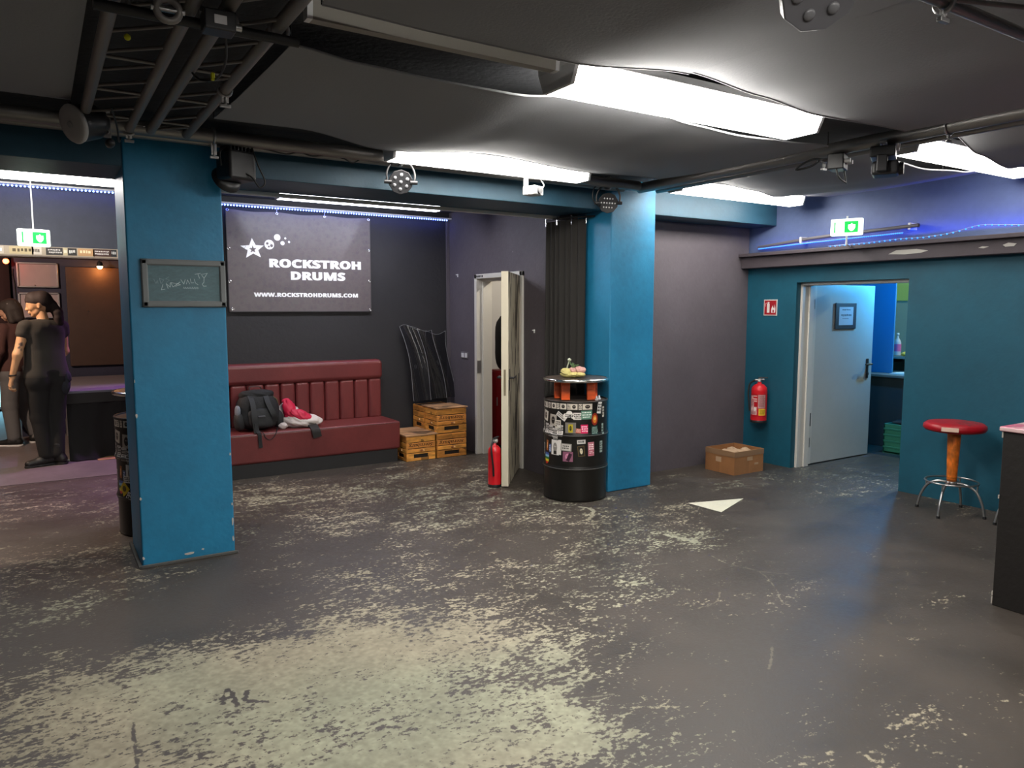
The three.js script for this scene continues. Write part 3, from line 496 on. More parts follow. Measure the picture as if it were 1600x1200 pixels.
{
  const nylon = std(lin(.010, .0105, .012), .75, 0, { bumpMap: bumpFine, bumpScale: .002 }), nylon2 = std(lin(.016, .017, .019), .7);
  const o = thing('backpack', 'black backpack leaning on the red bench', 'backpack', [1.80, .445, -7.60], .06);
  obj('body', tx(blob(.2, .185, .13, 3, .07, 2.2, 56, 3.2), 0, .187, 0, 0, -.18), nylon, o);
  obj('front_pocket', tx(blob(.13, .1, .05, 5, .08, 2.5, 40, 3.2), .0, .13, .125, 0, -.15), nylon2, o);
  obj('lid', tx(blob(.165, .055, .115, 8, .08, 2.5, 44, 2.8), 0, .345, -.03, 0, -.12), nylon, o);
  for (const s of [-1, 1]) obj('side_pocket', tx(blob(.05, .09, .08, 6 + s, .08, 3, 30, 2.6), s * .19, .1, .03), nylon2, o);
  obj('side_net', tx(blob(.025, .06, .05, 4, .06, 3, 24, 2.4), -.205, .2, .04), std(lin(.2, .22, .26), .6), o);
  obj('carry_handle', strap([[-.05, .37, -.05], [-.055, .42, -.06], [-.01, .435, -.06], [.05, .42, -.06], [.075, .36, -.05]], .02, .006, [0, 0, 1]), nylon2, o);
  obj('shoulder_strap', strap([[-.09, .36, .06], [-.085, .26, .145], [-.09, .15, .19], [-.08, .05, .195], [-.075, .0, .21]], .05, .012), nylon2, o);
  obj('shoulder_strap', strap([[.06, .36, .06], [.065, .27, .145], [.1, .17, .18], [.13, .1, .16]], .05, .012), nylon2, o);
  obj('hanging_strap', strap([[-.08, .1, .2], [-.075, .02, .215], [-.06, -.004, .232], [-.055, -.08, .236], [-.05, -.145, .24]], .035, .006), nylon, o);
  obj('hanging_strap', strap([[-.05, .02, .2], [-.02, .0, .225], [0, -.05, .234], [.04, -.075, .236], [.08, -.05, .236], [.11, .0, .226], [.13, .03, .2]], .012, .005, [0, 0, 1]), nylon, o);
  obj('buckle', bx(-.05, .02, .145, .16, .172, .184, .004), std(lin(.07, .07, .08), .35), o);
  obj('side_zip', tube([[.14, .33, .05], [.18, .3, .04], [.2, .25, .03]], .006, 20, 6), std(lin(.13, .12, .05), .6), o);
}
{
  const o = thing('jacket', 'crumpled white jacket with bright red lining lying beside the black backpack', 'jacket', [2.185, .445, -7.6], -.1);
  const white = std(lin(.62, .55, .52), .8, 0, { bumpMap: bumpFine, bumpScale: .002 }), red = std(lin(.62, .012, .06), .5, 0, { bumpMap: bumpFine, bumpScale: .002 });
  obj('shell', [tx(blob(.2, .07, .12, 21, .26, 2.6, 60), .05, .06, .04, 0, 0, -.1), tx(blob(.13, .1, .08, 23, .2, 2.6, 50), -.07, .14, -.03, 0, 0, -.55), tx(blob(.06, .025, .05, 25, .2, 3, 30), .2, .06, .03, 0, 0, -.3), tx(blob(.045, .035, .05, 26, .2, 3, 30), -.15, .03, .1)], white, o);
  obj('lining', [tx(blob(.066, .115, .055, 31, .2, 3.2, 40), -.075, .18, .045, 0, -.1, .16), tx(blob(.115, .062, .055, 32, .24, 3.2, 40), .035, .115, .095, 0, -.3, -.45), tx(blob(.04, .03, .03, 36, .2, 3, 24), -.1, .27, .02)], red, o);
  const lg = new THREE.TorusGeometry(.022, .005, 6, 20, 4); obj('white_print', tx(lg, -.035, .165, .083, .1, -.2, .8), white, o);
  obj('dark_cuff', strap([[.13, .03, .15], [.14, .012, .19], [.15, -.02, .232], [.165, -.09, .236]], .085, .012), std(lin(.02, .017, .016), .8), o);
}
// ---------- plastic sheets leaning in the corner ----------
{
  const clear = new THREE.MeshPhysicalMaterial({ color: 0x8a8a90, roughness: .06, transmission: .95, thickness: 0, ior: 1.5, side: THREE.DoubleSide, clearcoat: 1, clearcoatRoughness: .05 });
  const edgeM = std(lin(.26, .26, .27), .12, 0, {});
  function sheet(label, x0, x1, y0, y1, z0, z1, s, bend) {
    const o = thing('plastic_sheet', label, 'plastic sheet'); const NX = 16, NY = 40, g = new THREE.PlaneGeometry(1, 1, NX, NY), p = g.attributes.position;
    const f = (u, v) => { const w = bend * Math.sin(v * 2.6 + s) * .3 + .03 * Math.sin(u * 6 + v * 2.5 + s); return [x0 + (x1 - x0) * u + .07 * (1 - v) + .05 * Math.sin(v * 3.4 + s) * v, y0 + (y1 - y0) * v + .03 * Math.sin(u * 4 + s) * v, z0 + (z1 - z0) * v + Math.max(-.02, w * .5)]; };
    for (let i = 0; i < p.count; i++) { const q = f(p.getX(i) + .5, p.getY(i) + .5); p.setXYZ(i, ...q); } g.computeVertexNormals();
    obj('sheet', g, clear, o);
    for (const u of [0, 1]) { const ps = []; for (let k = 0; k <= 20; k++) { const q = f(u, k / 20 * (u === .38 ? .8 : 1)); q[2] += .004; ps.push(q); } obj(u === .38 ? 'crease' : 'edge', tube(ps, u === .38 ? .0018 : .0026, 60, 6), edgeM, o); }
    { const ps = []; for (let k = 0; k <= 20; k++) ps.push(f(k / 20, 1)); obj('edge', tube(ps, .002, 40, 6), edgeM, o); }
    return o;
  }
  sheet('clear plastic sheet leaning in the corner behind the crates, nearest the red bench', 3.5, 3.72, .6, 1.44, -7.73, -7.88, .3, .06);
  sheet('clear plastic sheet leaning in the corner behind the crates, middle one', 3.68, 3.95, .6, 1.42, -7.80, -7.91, 1.7, .06);
  sheet('clear plastic sheet leaning in the corner behind the crates, nearest the narrow door', 3.86, 4.12, .6, 1.38, -7.87, -7.945, 2.6, .04);
}
// ---------- beer crates ----------
const woodTex = (r, g, b, s, stain = .6) => dataTex(256, (u, v) => { const n = fbm(u * 3, v * 26, 4, s), k = .62 + .7 * n + .25 * (fbm(u * 20, v * 60, 2, s + 3) - .5); const q = fbm(u * 4, v * 5, 2, s + 7) > .68 ? stain : 1; return [Math.min(1, r * k * q), Math.min(1, g * k * q), Math.min(1, b * k * q)]; }, { m: 128, rep: 1 });
{
  const planks = [0, 1, 2].map((i) => std(0xffffff, .5, 0, { map: woodTex(.80 + i * .05, .53 + i * .05, .23 + i * .03, 200 + i * 9) }));
  const print = std(0xffffff, .5, 0, { map: canvasTex(512, 128, (c, w, h) => { for (let y = 0; y < h; y++) { const k = .75 + .4 * fbm(.5, y * .12, 3, 44); c.fillStyle = `rgb(${225 * k | 0},${150 * k | 0},${72 * k | 0})`; c.fillRect(0, y, w, 1); } for (let i = 0; i < 200; i++) { c.fillStyle = 'rgba(70,30,10,.12)'; c.fillRect(rnd() * w, rnd() * h, rr(20, 120), 1.5); } c.save(); c.translate(w / 2, h / 2); c.rotate(Math.PI); c.fillStyle = '#1e0a02'; c.font = 'italic bold 104px serif'; c.textAlign = 'center'; c.textBaseline = 'middle'; const m = c.measureText('Sternburg').width; c.scale(430 / m, 1); c.fillText('Sternburg', 0, 2); c.restore(); }) });
  const dark = std(lin(.012, .008, .006), .7), knobM = std(lin(.75, .45, .2), .4), dot = std(lin(.3, .1, .03), .5);
  const CW = .375, CD = .30, CH = .272;
  function crateSide(o, w, turn, off, vary, printed) {
    const pr = new THREE.Group(); const rows = [[.206, .268], [.140, .199], [.090, .133], [.004, .083]];
    rows.forEach(([y0, y1], i) => {
      let g; if (i < 3) g = new RoundedBoxGeometry(w - .01, y1 - y0, .014, 2, .005).translate(0, (y0 + y1) / 2, 0);
      else { const s = new THREE.Shape(); s.moveTo(-w / 2 + .005, y0); s.lineTo(w / 2 - .005, y0); s.lineTo(w / 2 - .005, y1); s.lineTo(-w / 2 + .005, y1); const hw = w * .25, h = new THREE.Path(); h.moveTo(-hw, y0 + .026); h.lineTo(-hw, y1 - .008); h.lineTo(hw, y1 - .008); h.lineTo(hw, y0 + .026); s.holes.push(h); g = new THREE.ExtrudeGeometry(s, { depth: .012, bevelEnabled: true, bevelSize: .001, bevelThickness: .001, bevelSegments: 1 }).translate(0, 0, -.007); }
      let isPrint = i === 1 && printed; if (!isPrint) g = metric(g); g.translate(0, 0, off); g.rotateY(turn);
      obj('plank', g, isPrint ? print : planks[(i + vary) % 3], o);
    });
    obj('badge', [tx(new THREE.SphereGeometry(.011, 10, 8), .03, .11, off + .008).rotateY(turn)], knobM, o);
    obj('badge', [tx(new THREE.SphereGeometry(.011, 10, 8).scale(1.6, 1, .6), .005, .11, off + .008).rotateY(turn)], dot, o);
  }
  function crate(label, x, y, z, vary, w = CW) {
    const o = thing('beer_crate', label, 'crate', [x, y, z]);
    obj('box', bx(-w / 2 + .012, w / 2 - .012, .002, CH - .006, -CD / 2 + .012, CD / 2 - .012), dark, o);
    crateSide(o, w, 0, CD / 2 - .007, vary, true); crateSide(o, w, Math.PI, CD / 2 - .007, vary, true);
    crateSide(o, CD, Math.PI / 2, w / 2 - .007, vary + 1, false); crateSide(o, CD, -Math.PI / 2, w / 2 - .007, vary + 1, false);
    for (const sx of [-1, 1]) for (const sz of [-1, 1]) obj('corner_post', bx(sx * w / 2 - sx * .014 - .009, sx * w / 2 - sx * .014 + .009, 0, CH, sz * CD / 2 - sz * .014 - .009, sz * CD / 2 - sz * .014 + .009, .005), planks[0], o);
    return o;
  }
  crate('wood look beer crate on the floor under another crate, nearest the narrow door', 3.83, .002, -7.44, 0);
  crate('wood look beer crate carrying the uncut board, on top of the stack at the front', 3.83, .276, -7.44, 1);
  crate('wood look beer crate standing alone beside the red bench with a board on top', 3.45, .002, -7.44, 2, .35);
  crate('wood look beer crate hidden low at the back of the stack, in the corner', 3.83, .002, -7.76, 1);
  crate('wood look beer crate on top at the back of the stack, under the plastic sheets', 3.83, .276, -7.76, 2);
  const board = std(0xffffff, .6, 0, { map: woodTex(.68, .52, .37, 260), bumpMap: bumpFine, bumpScale: .001 });
  tag(obj('lid_board', bx(3.635, 4.03, .55, .562, -7.66, -7.28, .004), board), 'brown board lying on the taller crate stack', 'board');
  const s = new THREE.Shape([[-.19, .16], [.19, .16], [.19, -.37], [-.12, -.37], [-.19, -.28]].map((p) => new THREE.Vector2(p[0], -p[1])));
  const g = new THREE.ExtrudeGeometry(s, { depth: .012, bevelEnabled: true, bevelSize: .002, bevelThickness: .002, bevelSegments: 1 }); g.rotateX(-Math.PI / 2); g.translate(3.455, .277, -7.44);
  tag(obj('lid_board', metric(g), board), 'brown board with a cut corner lying on the single crate beside the bench', 'board');
}
// ---------- wall switch and hooks ----------
{
  const o = thing('light_switch', 'double light switch on the grey side wall beside the narrow door', 'switch', [4.168, 1.115, -7.59]);
  obj('plate', bx(-.008, 0, -.04, .04, -.085, .085, .004), std(lin(.14, .13, .14), .45), o); for (const s of [-1, 1]) obj('rocker', bx(-.014, -.006, -.026, .026, s * .04 - .027, s * .04 + .027, .004), M.whitePlastic, o);
  for (const [y, z, l] of [[2.04, -7.75, 'tiny white hook high on the side wall left of the narrow door'], [1.43, -6.15, 'small white hook on the side wall beside the black curtain']]) { const h = thing('wall_hook', l, 'hook', [4.168, y, z]); obj('plate', bx(-.006, 0, -.018, .018, -.012, .012, .003), M.whitePlastic, h); obj('peg', rod([-.004, .004, 0], [-.026, .01, 0], .005), M.whitePlastic, h); }
}
// ---------- narrow white door ----------
{
  const o = thing('door_1', 'narrow worn white door standing open beside the crates', 'door'); o.userData.kind = 'structure'; delete o.userData.category;
  const worn = std(0xffffff, .5, 0, { map: dataTex(256, (u, v) => { const n = fbm(u * 30, v * 5, 4, 301), m = fbm(u * 5, v * 3, 3, 311), t = Math.max(0, Math.min(1, (n + m * .6 - .86) * 9)); return [.76 - .48 * t, .72 - .48 * t, .63 - .44 * t]; }, { m: 512, rep: 1, wrap: true }) });
  obj('frame', [bx(4.145, 4.34, 0, 2.035, -7.325, -7.275, .004), bx(4.145, 4.34, 0, 2.035, -6.395, -6.345, .004), bx(4.145, 4.34, 1.985, 2.035, -7.325, -6.345, .004)], M.whitePaint, o);
  obj('rebate', [bx(4.22, 4.335, 0, 1.985, -7.275, -7.255), bx(4.22, 4.335, 1.96, 1.985, -7.255, -6.395)], M.whitePaint, o);
  obj('strike_plate', bx(4.15, 4.20, .93, 1.07, -7.276, -7.272), M.steel, o);
  obj('frame_scrawl', [.0, .03, .06, .09, .12].map((d) => bx(4.143, 4.1455, 2.0, 2.022, -7.27 + d, -7.25 + d)), M.black, o);
  // leaf from hinge (4.13,-6.41) to free end (3.56,-5.74)
  const hx = 4.135, hz = -6.42, ex = 3.565, ez = -5.74, L = Math.hypot(ex - hx, ez - hz), a = Math.atan2(-(ez - hz), ex - hx);
  const leaf = (g) => { g.rotateY(a); g.translate(hx, 0, hz); return g; };
  const lf = obj('leaf', leaf(bx(0, L - .004, .012, 1.99, -.03, .03, .003)), worn, o);
  obj('edge_band', leaf(bx(L - .006, L, .012, 1.99, -.033, .033, .003)), M.creamPaint, o);
  obj('lock_plate', leaf(bx(L, L + .002, .86, 1.1, -.01, .01)), std(lin(.35, .3, .2), .4, .6), lf);
  for (const y of [.3, 1.65]) obj('hinge', [leaf(tx(new THREE.CylinderGeometry(.012, .012, .14, 12), 0, y, .036)), leaf(bx(0, .09, y - .06, y + .06, .028, .034))], M.whitePaint, o);
  for (const s of [1, -1]) obj('handle', [leaf(rod([L - .07, 1.02, s * .03], [L - .07, 1.02, s * .075], .01)), leaf(rod([L - .07, 1.02, s * .075], [L - .19, 1.02, s * .075], .009)), leaf(bx(L - .09, L - .05, .9, 1.1, s * .03 - .004, s * .03 + .004, .002))], M.blackPlastic, lf);
}
// ---------- fire extinguishers ----------
function extinguisher(label, p, turn, R, Hh, withLabel) {
  const o = thing('fire_extinguisher', label, 'fire extinguisher', p, turn); const red = std(lin(.62, .012, .02), .3);
  obj('cylinder', lathe([[0, 0], [R * .9, 0], [R, .012], [R, Hh * .78], [R * .93, Hh * .86], [R * .6, Hh * .93], [R * .25, Hh * .96], [R * .25, Hh], [0, Hh]], 36), red, o);
  obj('foot_ring', lathe([[R * .9, -.012], [R * 1.02, -.012], [R * 1.02, .015], [R * .9, .015]], 32), M.blackPlastic, o);
  obj('valve', [rod([0, Hh, 0], [0, Hh + .04, 0], .018), bx(-.012, .05, Hh + .02, Hh + .035, -.01, .01, .003), rod([-.018, Hh + .02, 0], [-.045, Hh + .02, 0], .01)], M.steel, o);
  obj('lever', [bx(-.015, .085, Hh + .04, Hh + .052, -.01, .01, .004)], M.blackPlastic, o);
  obj('gauge', rod([0, Hh + .02, .012], [0, Hh + .02, .028], .014), std(lin(.6, .6, .55), .4), o);
  obj('hose', tube([[-.04, Hh + .02, 0], [-R * 1.15, Hh * .96, .0], [-R * 1.35, Hh * .75, .01], [-R * 1.2, Hh * .45, .02], [-R * 1.1, Hh * .25, .02]], .009, 40, 8), M.cable, o);
  if (withLabel) {
    const t = canvasTex(512, 512, (c, w, h) => { c.fillStyle = '#b81420'; c.fillRect(0, 0, w, h); c.fillStyle = '#d8a6a2'; c.fillRect(20, 40, 220, 430); c.fillStyle = '#b98d8b'; c.fillRect(265, 20, 220, 300); c.fillStyle = '#b81420'; c.fillRect(120, 60, 120, 40); c.fillRect(60, 130, 180, 14); c.fillRect(150, 180, 90, 110); scribble(c, 40, 150, 100, 120, 6, '#7d2026'); c.fillStyle = '#f2dcd8'; c.beginPath(); c.ellipse(70, 340, 34, 40, 0, 0, 7); c.fill(); c.beginPath(); c.ellipse(180, 340, 40, 44, .4, 0, 7); c.fill(); scribble(c, 40, 400, 180, 60, 4, '#7d2026'); scribble(c, 290, 40, 170, 250, 11, '#8a3a3e'); c.fillStyle = '#e8c238'; c.fillRect(290, 330, 210, 150); scribble(c, 310, 350, 170, 110, 4, '#8a5a10'); });
    const g = new THREE.CylinderGeometry(R + .001, R + .001, Hh * .58, 24, 1, true, -1.15, 2.3); g.translate(0, Hh * .42, 0); obj('instruction_label', g, std(0xffffff, .35, 0, { map: t }), o);
  }
  return o;
}
{
  const e = extinguisher('red fire extinguisher with printed label hanging on the teal wall', [6.43, .46, -5.22], -1.05, .082, .42, true); obj('wall_bracket', bx(-.03, .03, .2, .3, -.12, -.08, .004), M.steel, e);
  extinguisher('red fire extinguisher standing on the floor behind the open narrow door', [3.515, .012, -5.84], .6, .062, .4, false);
  const o = thing('safety_sign', 'small red fire extinguisher sign on the teal wall', 'sign', [6.528, 1.665, -5.19], -Math.PI / 2);
  const t = canvasTex(256, 256, (c, w, h) => { c.fillStyle = '#c9c2bc'; c.fillRect(0, 0, w, h); c.fillStyle = '#a31420'; c.fillRect(14, 14, w - 28, h - 28); c.fillStyle = '#e7dcd8'; c.fillRect(62, 70, 52, 140); c.beginPath(); c.ellipse(88, 72, 26, 20, 0, 0, 7); c.fill(); c.fillRect(78, 36, 20, 20); c.fillRect(66, 40, 50, 8); c.strokeStyle = '#e7dcd8'; c.lineWidth = 8; c.beginPath(); c.arc(66, 90, 40, 2.6, 4.3); c.stroke(); c.beginPath(); c.moveTo(150, 210); c.quadraticCurveTo(135, 140, 180, 90); c.quadraticCurveTo(182, 130, 200, 140); c.quadraticCurveTo(212, 110, 206, 70); c.quadraticCurveTo(240, 140, 222, 210); c.closePath(); c.fill(); c.fillStyle = '#a31420'; c.beginPath(); c.ellipse(186, 185, 14, 24, 0, 0, 7); c.fill(); });
  obj('plate', bx(-.085, .085, -.085, .085, 0, .004, .001), M.whitePlastic, o); const p = new THREE.PlaneGeometry(.166, .166); p.translate(0, 0, .0055); obj('pictogram', p, std(0xffffff, .5, 0, { map: t }), o);
}
// ---------- curtain ----------
{
  const o = thing('curtain', 'long black curtain hanging from the beam beside the right pillar', 'curtain');
  const NX = 160, NY = 40, pos = [], idx = []; const ax = 4.09, az = -5.83, bx2 = 4.09, bz = -5.38;   // runs along the side wall
  const f = (u, v) => { const sp = 1 + .05 * (1 - v), uu = .5 + (u - .5) * sp, fold = Math.sin(uu * 44 + Math.sin(v * 3) * .6) * (.014 + .008 * (1 - v)) + .006 * Math.sin(uu * 17 + 1); const nx = -(bz - az), nz = (bx2 - ax), l = Math.hypot(nx, nz); return [ax + .115 * Math.max(0, uu) ** 2.4 + nx / l * fold, .02 + 2.44 * v, az + (bz - az) * uu + nz / l * fold]; };
  for (let j = 0; j <= NY; j++) for (let i = 0; i <= NX; i++) pos.push(...f(i / NX, j / NY));
  for (let j = 0; j < NY; j++) for (let i = 0; i < NX; i++) { const a = j * (NX + 1) + i; idx.push(a, a + 1, a + NX + 2, a, a + NX + 2, a + NX + 1); }
  const g = new THREE.BufferGeometry(); g.setAttribute('position', new THREE.Float32BufferAttribute(pos, 3)); g.setIndex(idx); g.computeVertexNormals();
  obj('fabric', g, std(lin(.022, .02, .018), .95, 0, { side: THREE.DoubleSide }), o);
  obj('rail', tube([[4.085, 2.478, -5.86], [4.09, 2.478, -5.7], [4.12, 2.478, -5.52], [4.205, 2.478, -5.38], [4.235, 2.478, -5.3]], .009), M.black, o);
  for (const u of [.02, .35, .68, .97]) { const p = f(u, 1); obj('hook', [rod([p[0], 2.42, p[2]], [p[0], 2.5, p[2]], .006)], M.chrome, o); }
}

// ---------- sticker covered barrels ----------
function barrelTexture(sd) {
  return canvasTex(2048, 1024, (c, w, h) => {   // u: round the barrel (0.25 faces +x side start), v: height 0..0.87 m
    seed = sd; c.fillStyle = '#14120f'; c.fillRect(0, 0, w, h);
    for (let i = 0; i < 3000; i++) { c.fillStyle = `rgba(90,85,78,${rr(.01, .05)})`; c.fillRect(rnd() * w, rnd() * h, rr(2, 30), rr(1, 3)); }
    const S = w / (2 * Math.PI * .28);   // px per metre round
    const K = h / .87; const box = (x, y, ww, hh, r, col) => { c.save(); c.translate(x, y); c.rotate(r); c.fillStyle = col; c.fillRect(-ww / 2, -hh / 2, ww, hh); c.restore(); };
    // draw on a "visible" window 900 px wide centred at cx, repeated for the far half
    for (const cx of [w / 2, 0, w]) {
      const X = (u) => cx + (u - .5) * 900 * .98, Y = (v) => h - (h - v * 1) ;
      // coordinates below: u 0..1 across the visible half, y in metres below the rim
      const at = (u, m) => [cx + Math.asin(Math.max(-.99, Math.min(.99, 2 * u - 1))) * .28 * S, m * K];
      const st = (u, m, wm, hm, r, col, mark, ink = '#2a2422', rows = 3) => { const [x, y] = at(u, m), ww = wm * S, hh = hm * K; box(x, y, ww, hh, r, col); c.save(); c.translate(x, y); c.rotate(r); if (mark === 'text') scribble(c, -ww * .42, -hh * .38, ww * .84, hh * .76, rows, ink); if (mark === 'face') { c.fillStyle = ink; c.beginPath(); c.ellipse(0, 0, ww * .26, hh * .32, 0, 0, 7); c.fill(); c.fillStyle = col; c.fillRect(-ww * .12, -hh * .1, ww * .08, hh * .08); c.fillRect(ww * .05, -hh * .1, ww * .08, hh * .08); } c.restore(); };
      const P = '#cfc6b8', Wt = '#e2ddd6', D = '#3a3531';
      for (const [u, wm] of [[.04, .05], [.09, .045], [.14, .04], [.2, .025], [.28, .055], [.36, .03], [.45, .06], [.54, .03], [.62, .06], [.71, .03], [.81, .09]]) st(u, .045, wm, .05, 0, P, wm > .04 ? 'face' : 'text');
      st(.95, .06, .05, .10, .15, Wt, 'text'); st(.985, .1, .03, .09, 0, P, 'text');
      st(.03, .13, .03, .1, 0, P, 'text'); st(.11, .14, .09, .09, .15, P, 'face', '#54453c'); st(.27, .17, .08, .1, .05, '#a89f93', 'face', '#221d1a'); st(.36, .2, .06, .07, 0, '#c8c0b4', 'text'); st(.42, .13, .1, .04, .6, '#d4cfc8', 'text', '#3a3531', 2);
      { const [x, y] = at(.55, .12); c.fillStyle = Wt; c.beginPath(); c.arc(x, y - 14, 34, 0, 7); c.arc(x - 40, y + 6, 26, 0, 7); c.arc(x + 40, y + 6, 26, 0, 7); c.fill(); scribble(c, x - 45, y - 14, 90, 34, 2, '#222'); }
      st(.67, .125, .07, .06, 0, Wt, 'text'); st(.8, .115, .1, .075, 0, '#5f8a76', 'text', '#dfe8e0', 3);
      { const [x, y] = at(.9, .155); c.fillStyle = '#8c2a1a'; c.beginPath(); c.ellipse(x, y, 40, 62, 0, 0, 7); c.fill(); c.fillStyle = '#d9822c'; c.beginPath(); c.ellipse(x, y, 24, 40, 0, 0, 7); c.fill(); c.fillStyle = '#e8c070'; c.beginPath(); c.arc(x, y - 6, 14, 0, 7); c.fill(); }
      for (let i = 0; i < 5; i++) { const u = .05 + i * .088, o = [0, .01, .02, .04, .01][i]; st(u, .205 + o, .055, .016, 0, Wt, 'text', '#333', 1); st(u + .003, .228 + o, .05, .018, 0, '#b9b2aa', 'text', '#333', 1); st(u, .262 + o, .056, .034, 0, Wt, 'text', '#2a2a2a', 2); st(u, .288 + o, .05, .012, 0, '#a9a39c', 'text', '#333', 1); }
      st(.57, .225, .095, .09, 0, '#7a766f'); st(.57, .23, .04, .07, 0, '#b5a22a', 'face', '#3a3a10'); st(.69, .25, .05, .04, .1, '#b4604a', 'text', '#f0d0c8'); st(.77, .235, .065, .075, 0, '#d21e58', 'text', '#ffd5e2', 3); st(.9, .25, .07, .08, 0, '#1f3a38', 'text', '#9ab5a8', 5); st(.98, .25, .03, .1, 0, '#8ea39a', 'text');
      st(.06, .44, .04, .1, 0, '#b9b6ae', 'text', '#333', 6); st(.04, .36, .03, .03, 0, D, 'text', '#aaa'); st(.15, .4, .03, .09, .1, '#b5622a', 'face', '#f0c080'); st(.21, .42, .03, .07, 0, '#5870a0', 'text', '#cfd8ea');
      st(.31, .405, .085, .13, .02, Wt, 'face', '#8a857e'); st(.31, .45, .035, .03, .0, '#2a2622'); st(.395, .4, .03, .13, .02, Wt); st(.5, .395, .1, .065, .04, '#9a968f'); st(.5, .395, .082, .05, .04, '#c9c5be', 'text', '#55524e', 2); st(.53, .475, .09, .085, 0, '#8d5a70', 'face', '#cf8aa6'); st(.55, .48, .03, .07, .4, '#3a2030');
      st(.73, .345, .075, .035, -.05, '#d0cdc8', 'text', '#666', 1); st(.73, .425, .06, .09, -.12, '#6e5a34'); st(.73, .425, .05, .08, -.12, '#1e1a14', 'face', '#e0d6b8'); st(.86, .41, .06, .12, -.03, '#c57a88', 'text', '#fff0f0', 5); st(.86, .44, .05, .035, -.03, '#b04a60', 'text', '#f8e0e4', 2); st(.97, .4, .04, .1, 0, '#9aa8a0', 'text', '#333', 4);
      { const [x, y] = at(.14, .51); const q = ['#3d5fa8', '#8fc5e0', '#1e7a3a', '#e8d22a', '#d8301c']; c.save(); c.beginPath(); c.moveTo(x - 42, y - 54); c.lineTo(x + 42, y - 54); c.lineTo(x + 42, y + 10); c.quadraticCurveTo(x + 34, y + 56, x, y + 62); c.quadraticCurveTo(x - 34, y + 56, x - 42, y + 10); c.closePath(); c.clip(); q.forEach((k, i) => { c.fillStyle = k; c.fillRect(x - 60, y - 54 + i * 23, 120, 24); }); c.restore(); }
      if (sd === 99) { const [x, y] = at(.2, .52); c.save(); c.translate(x, y); c.rotate(.78); c.fillStyle = '#d8b81c'; c.fillRect(-48, -48, 96, 96); c.fillStyle = '#5a4a08'; c.beginPath(); c.arc(0, 0, 26, 0, 7); c.fill(); c.restore(); st(.3, .57, .07, .05, .3, Wt, 'text', '#222', 2); st(.25, .45, .07, .05, 0, Wt, 'text', '#222', 3); }
    }
  });
}
function barrel(label, x, z, turn, sd) {
  const R = .28, H = .87, o = thing('oil_barrel', label, 'barrel', [x, .002, z], turn);
  const prof = [[0, .02], [R - .02, .02], [R - .012, 0], [R, .006], [R - .004, .024]], top = [[R - .004, H - .03], [R, H - .012], [R - .006, H], [R - .018, H - .002], [R - .022, H - .018], [0, H - .018]];
  const rib = (y) => [[R - .004, y - .03], [R + .002, y - .016], [R + .006, y], [R + .002, y + .016], [R - .004, y + .03]];
  const pts = [...prof, ...rib(.285), ...rib(.575), ...top];
  const g = lathe(pts, 72), p = g.attributes.position, uv = g.attributes.uv;
  for (let i = 0; i < p.count; i++) uv.setY(i, p.getY(i) / H);
  obj('drum', g, std(0xffffff, .38, 0, { map: barrelTexture(sd) }), o);
  for (const y of [.285, .575]) obj('rib_ring', tx(new THREE.TorusGeometry(R + .003, .005, 8, 72), 0, y, 0, 0, Math.PI / 2), std(lin(.06, .058, .055), .3, .3), o);
  obj('rim', tx(new THREE.TorusGeometry(R - .004, .006, 8, 72), 0, H - .006, 0, 0, Math.PI / 2), std(lin(.05, .045, .04), .35, .3), o);
  obj('lid', tx(new THREE.CylinderGeometry(R - .02, R - .02, .006, 60), 0, H - .012, 0), std(lin(.07, .052, .042), .5), o);
  return o;
}
function raisedTop(label, x, z, turn) {
  const o = thing('raised_table_top', label, 'table top', [x, .868, z], turn);
  const orange = std(0xffffff, .45, 0, { map: woodTex(.86, .34, .11, 280, .9) });
  for (const [bx_, bz, w] of [[-.1, .1, .075], [-.15, -.02, .075], [.12, .1, .07], [.15, .0, .075]]) obj('wooden_block', bx(bx_ - w / 2, bx_ + w / 2, 0, .162, bz - .035, bz + .035, .004), orange, o);
  obj('disc', lathe([[0, .162], [.27, .162], [.272, .168], [.272, .18], [.268, .186], [0, .186]], 72), std(lin(.10, .075, .06), .3), o);
  obj('chrome_edge', lathe([[.27, .16], [.282, .163], [.286, .174], [.282, .186], [.27, .188]], 72), M.chrome, o);
  return o;
}
barrel('black oil barrel covered in stickers beside the right teal pillar', 3.955, -5.185, 2.2, 55);
raisedTop('round chrome edged table top on orange blocks, on the barrel beside the right pillar', 3.955, -5.185, -.55);
barrel('black oil barrel half hidden behind the near teal pillar', .70, -6.1, 2.7, 99);
raisedTop('round chrome edged table top just showing behind the near teal pillar', .70, -6.1, .1);
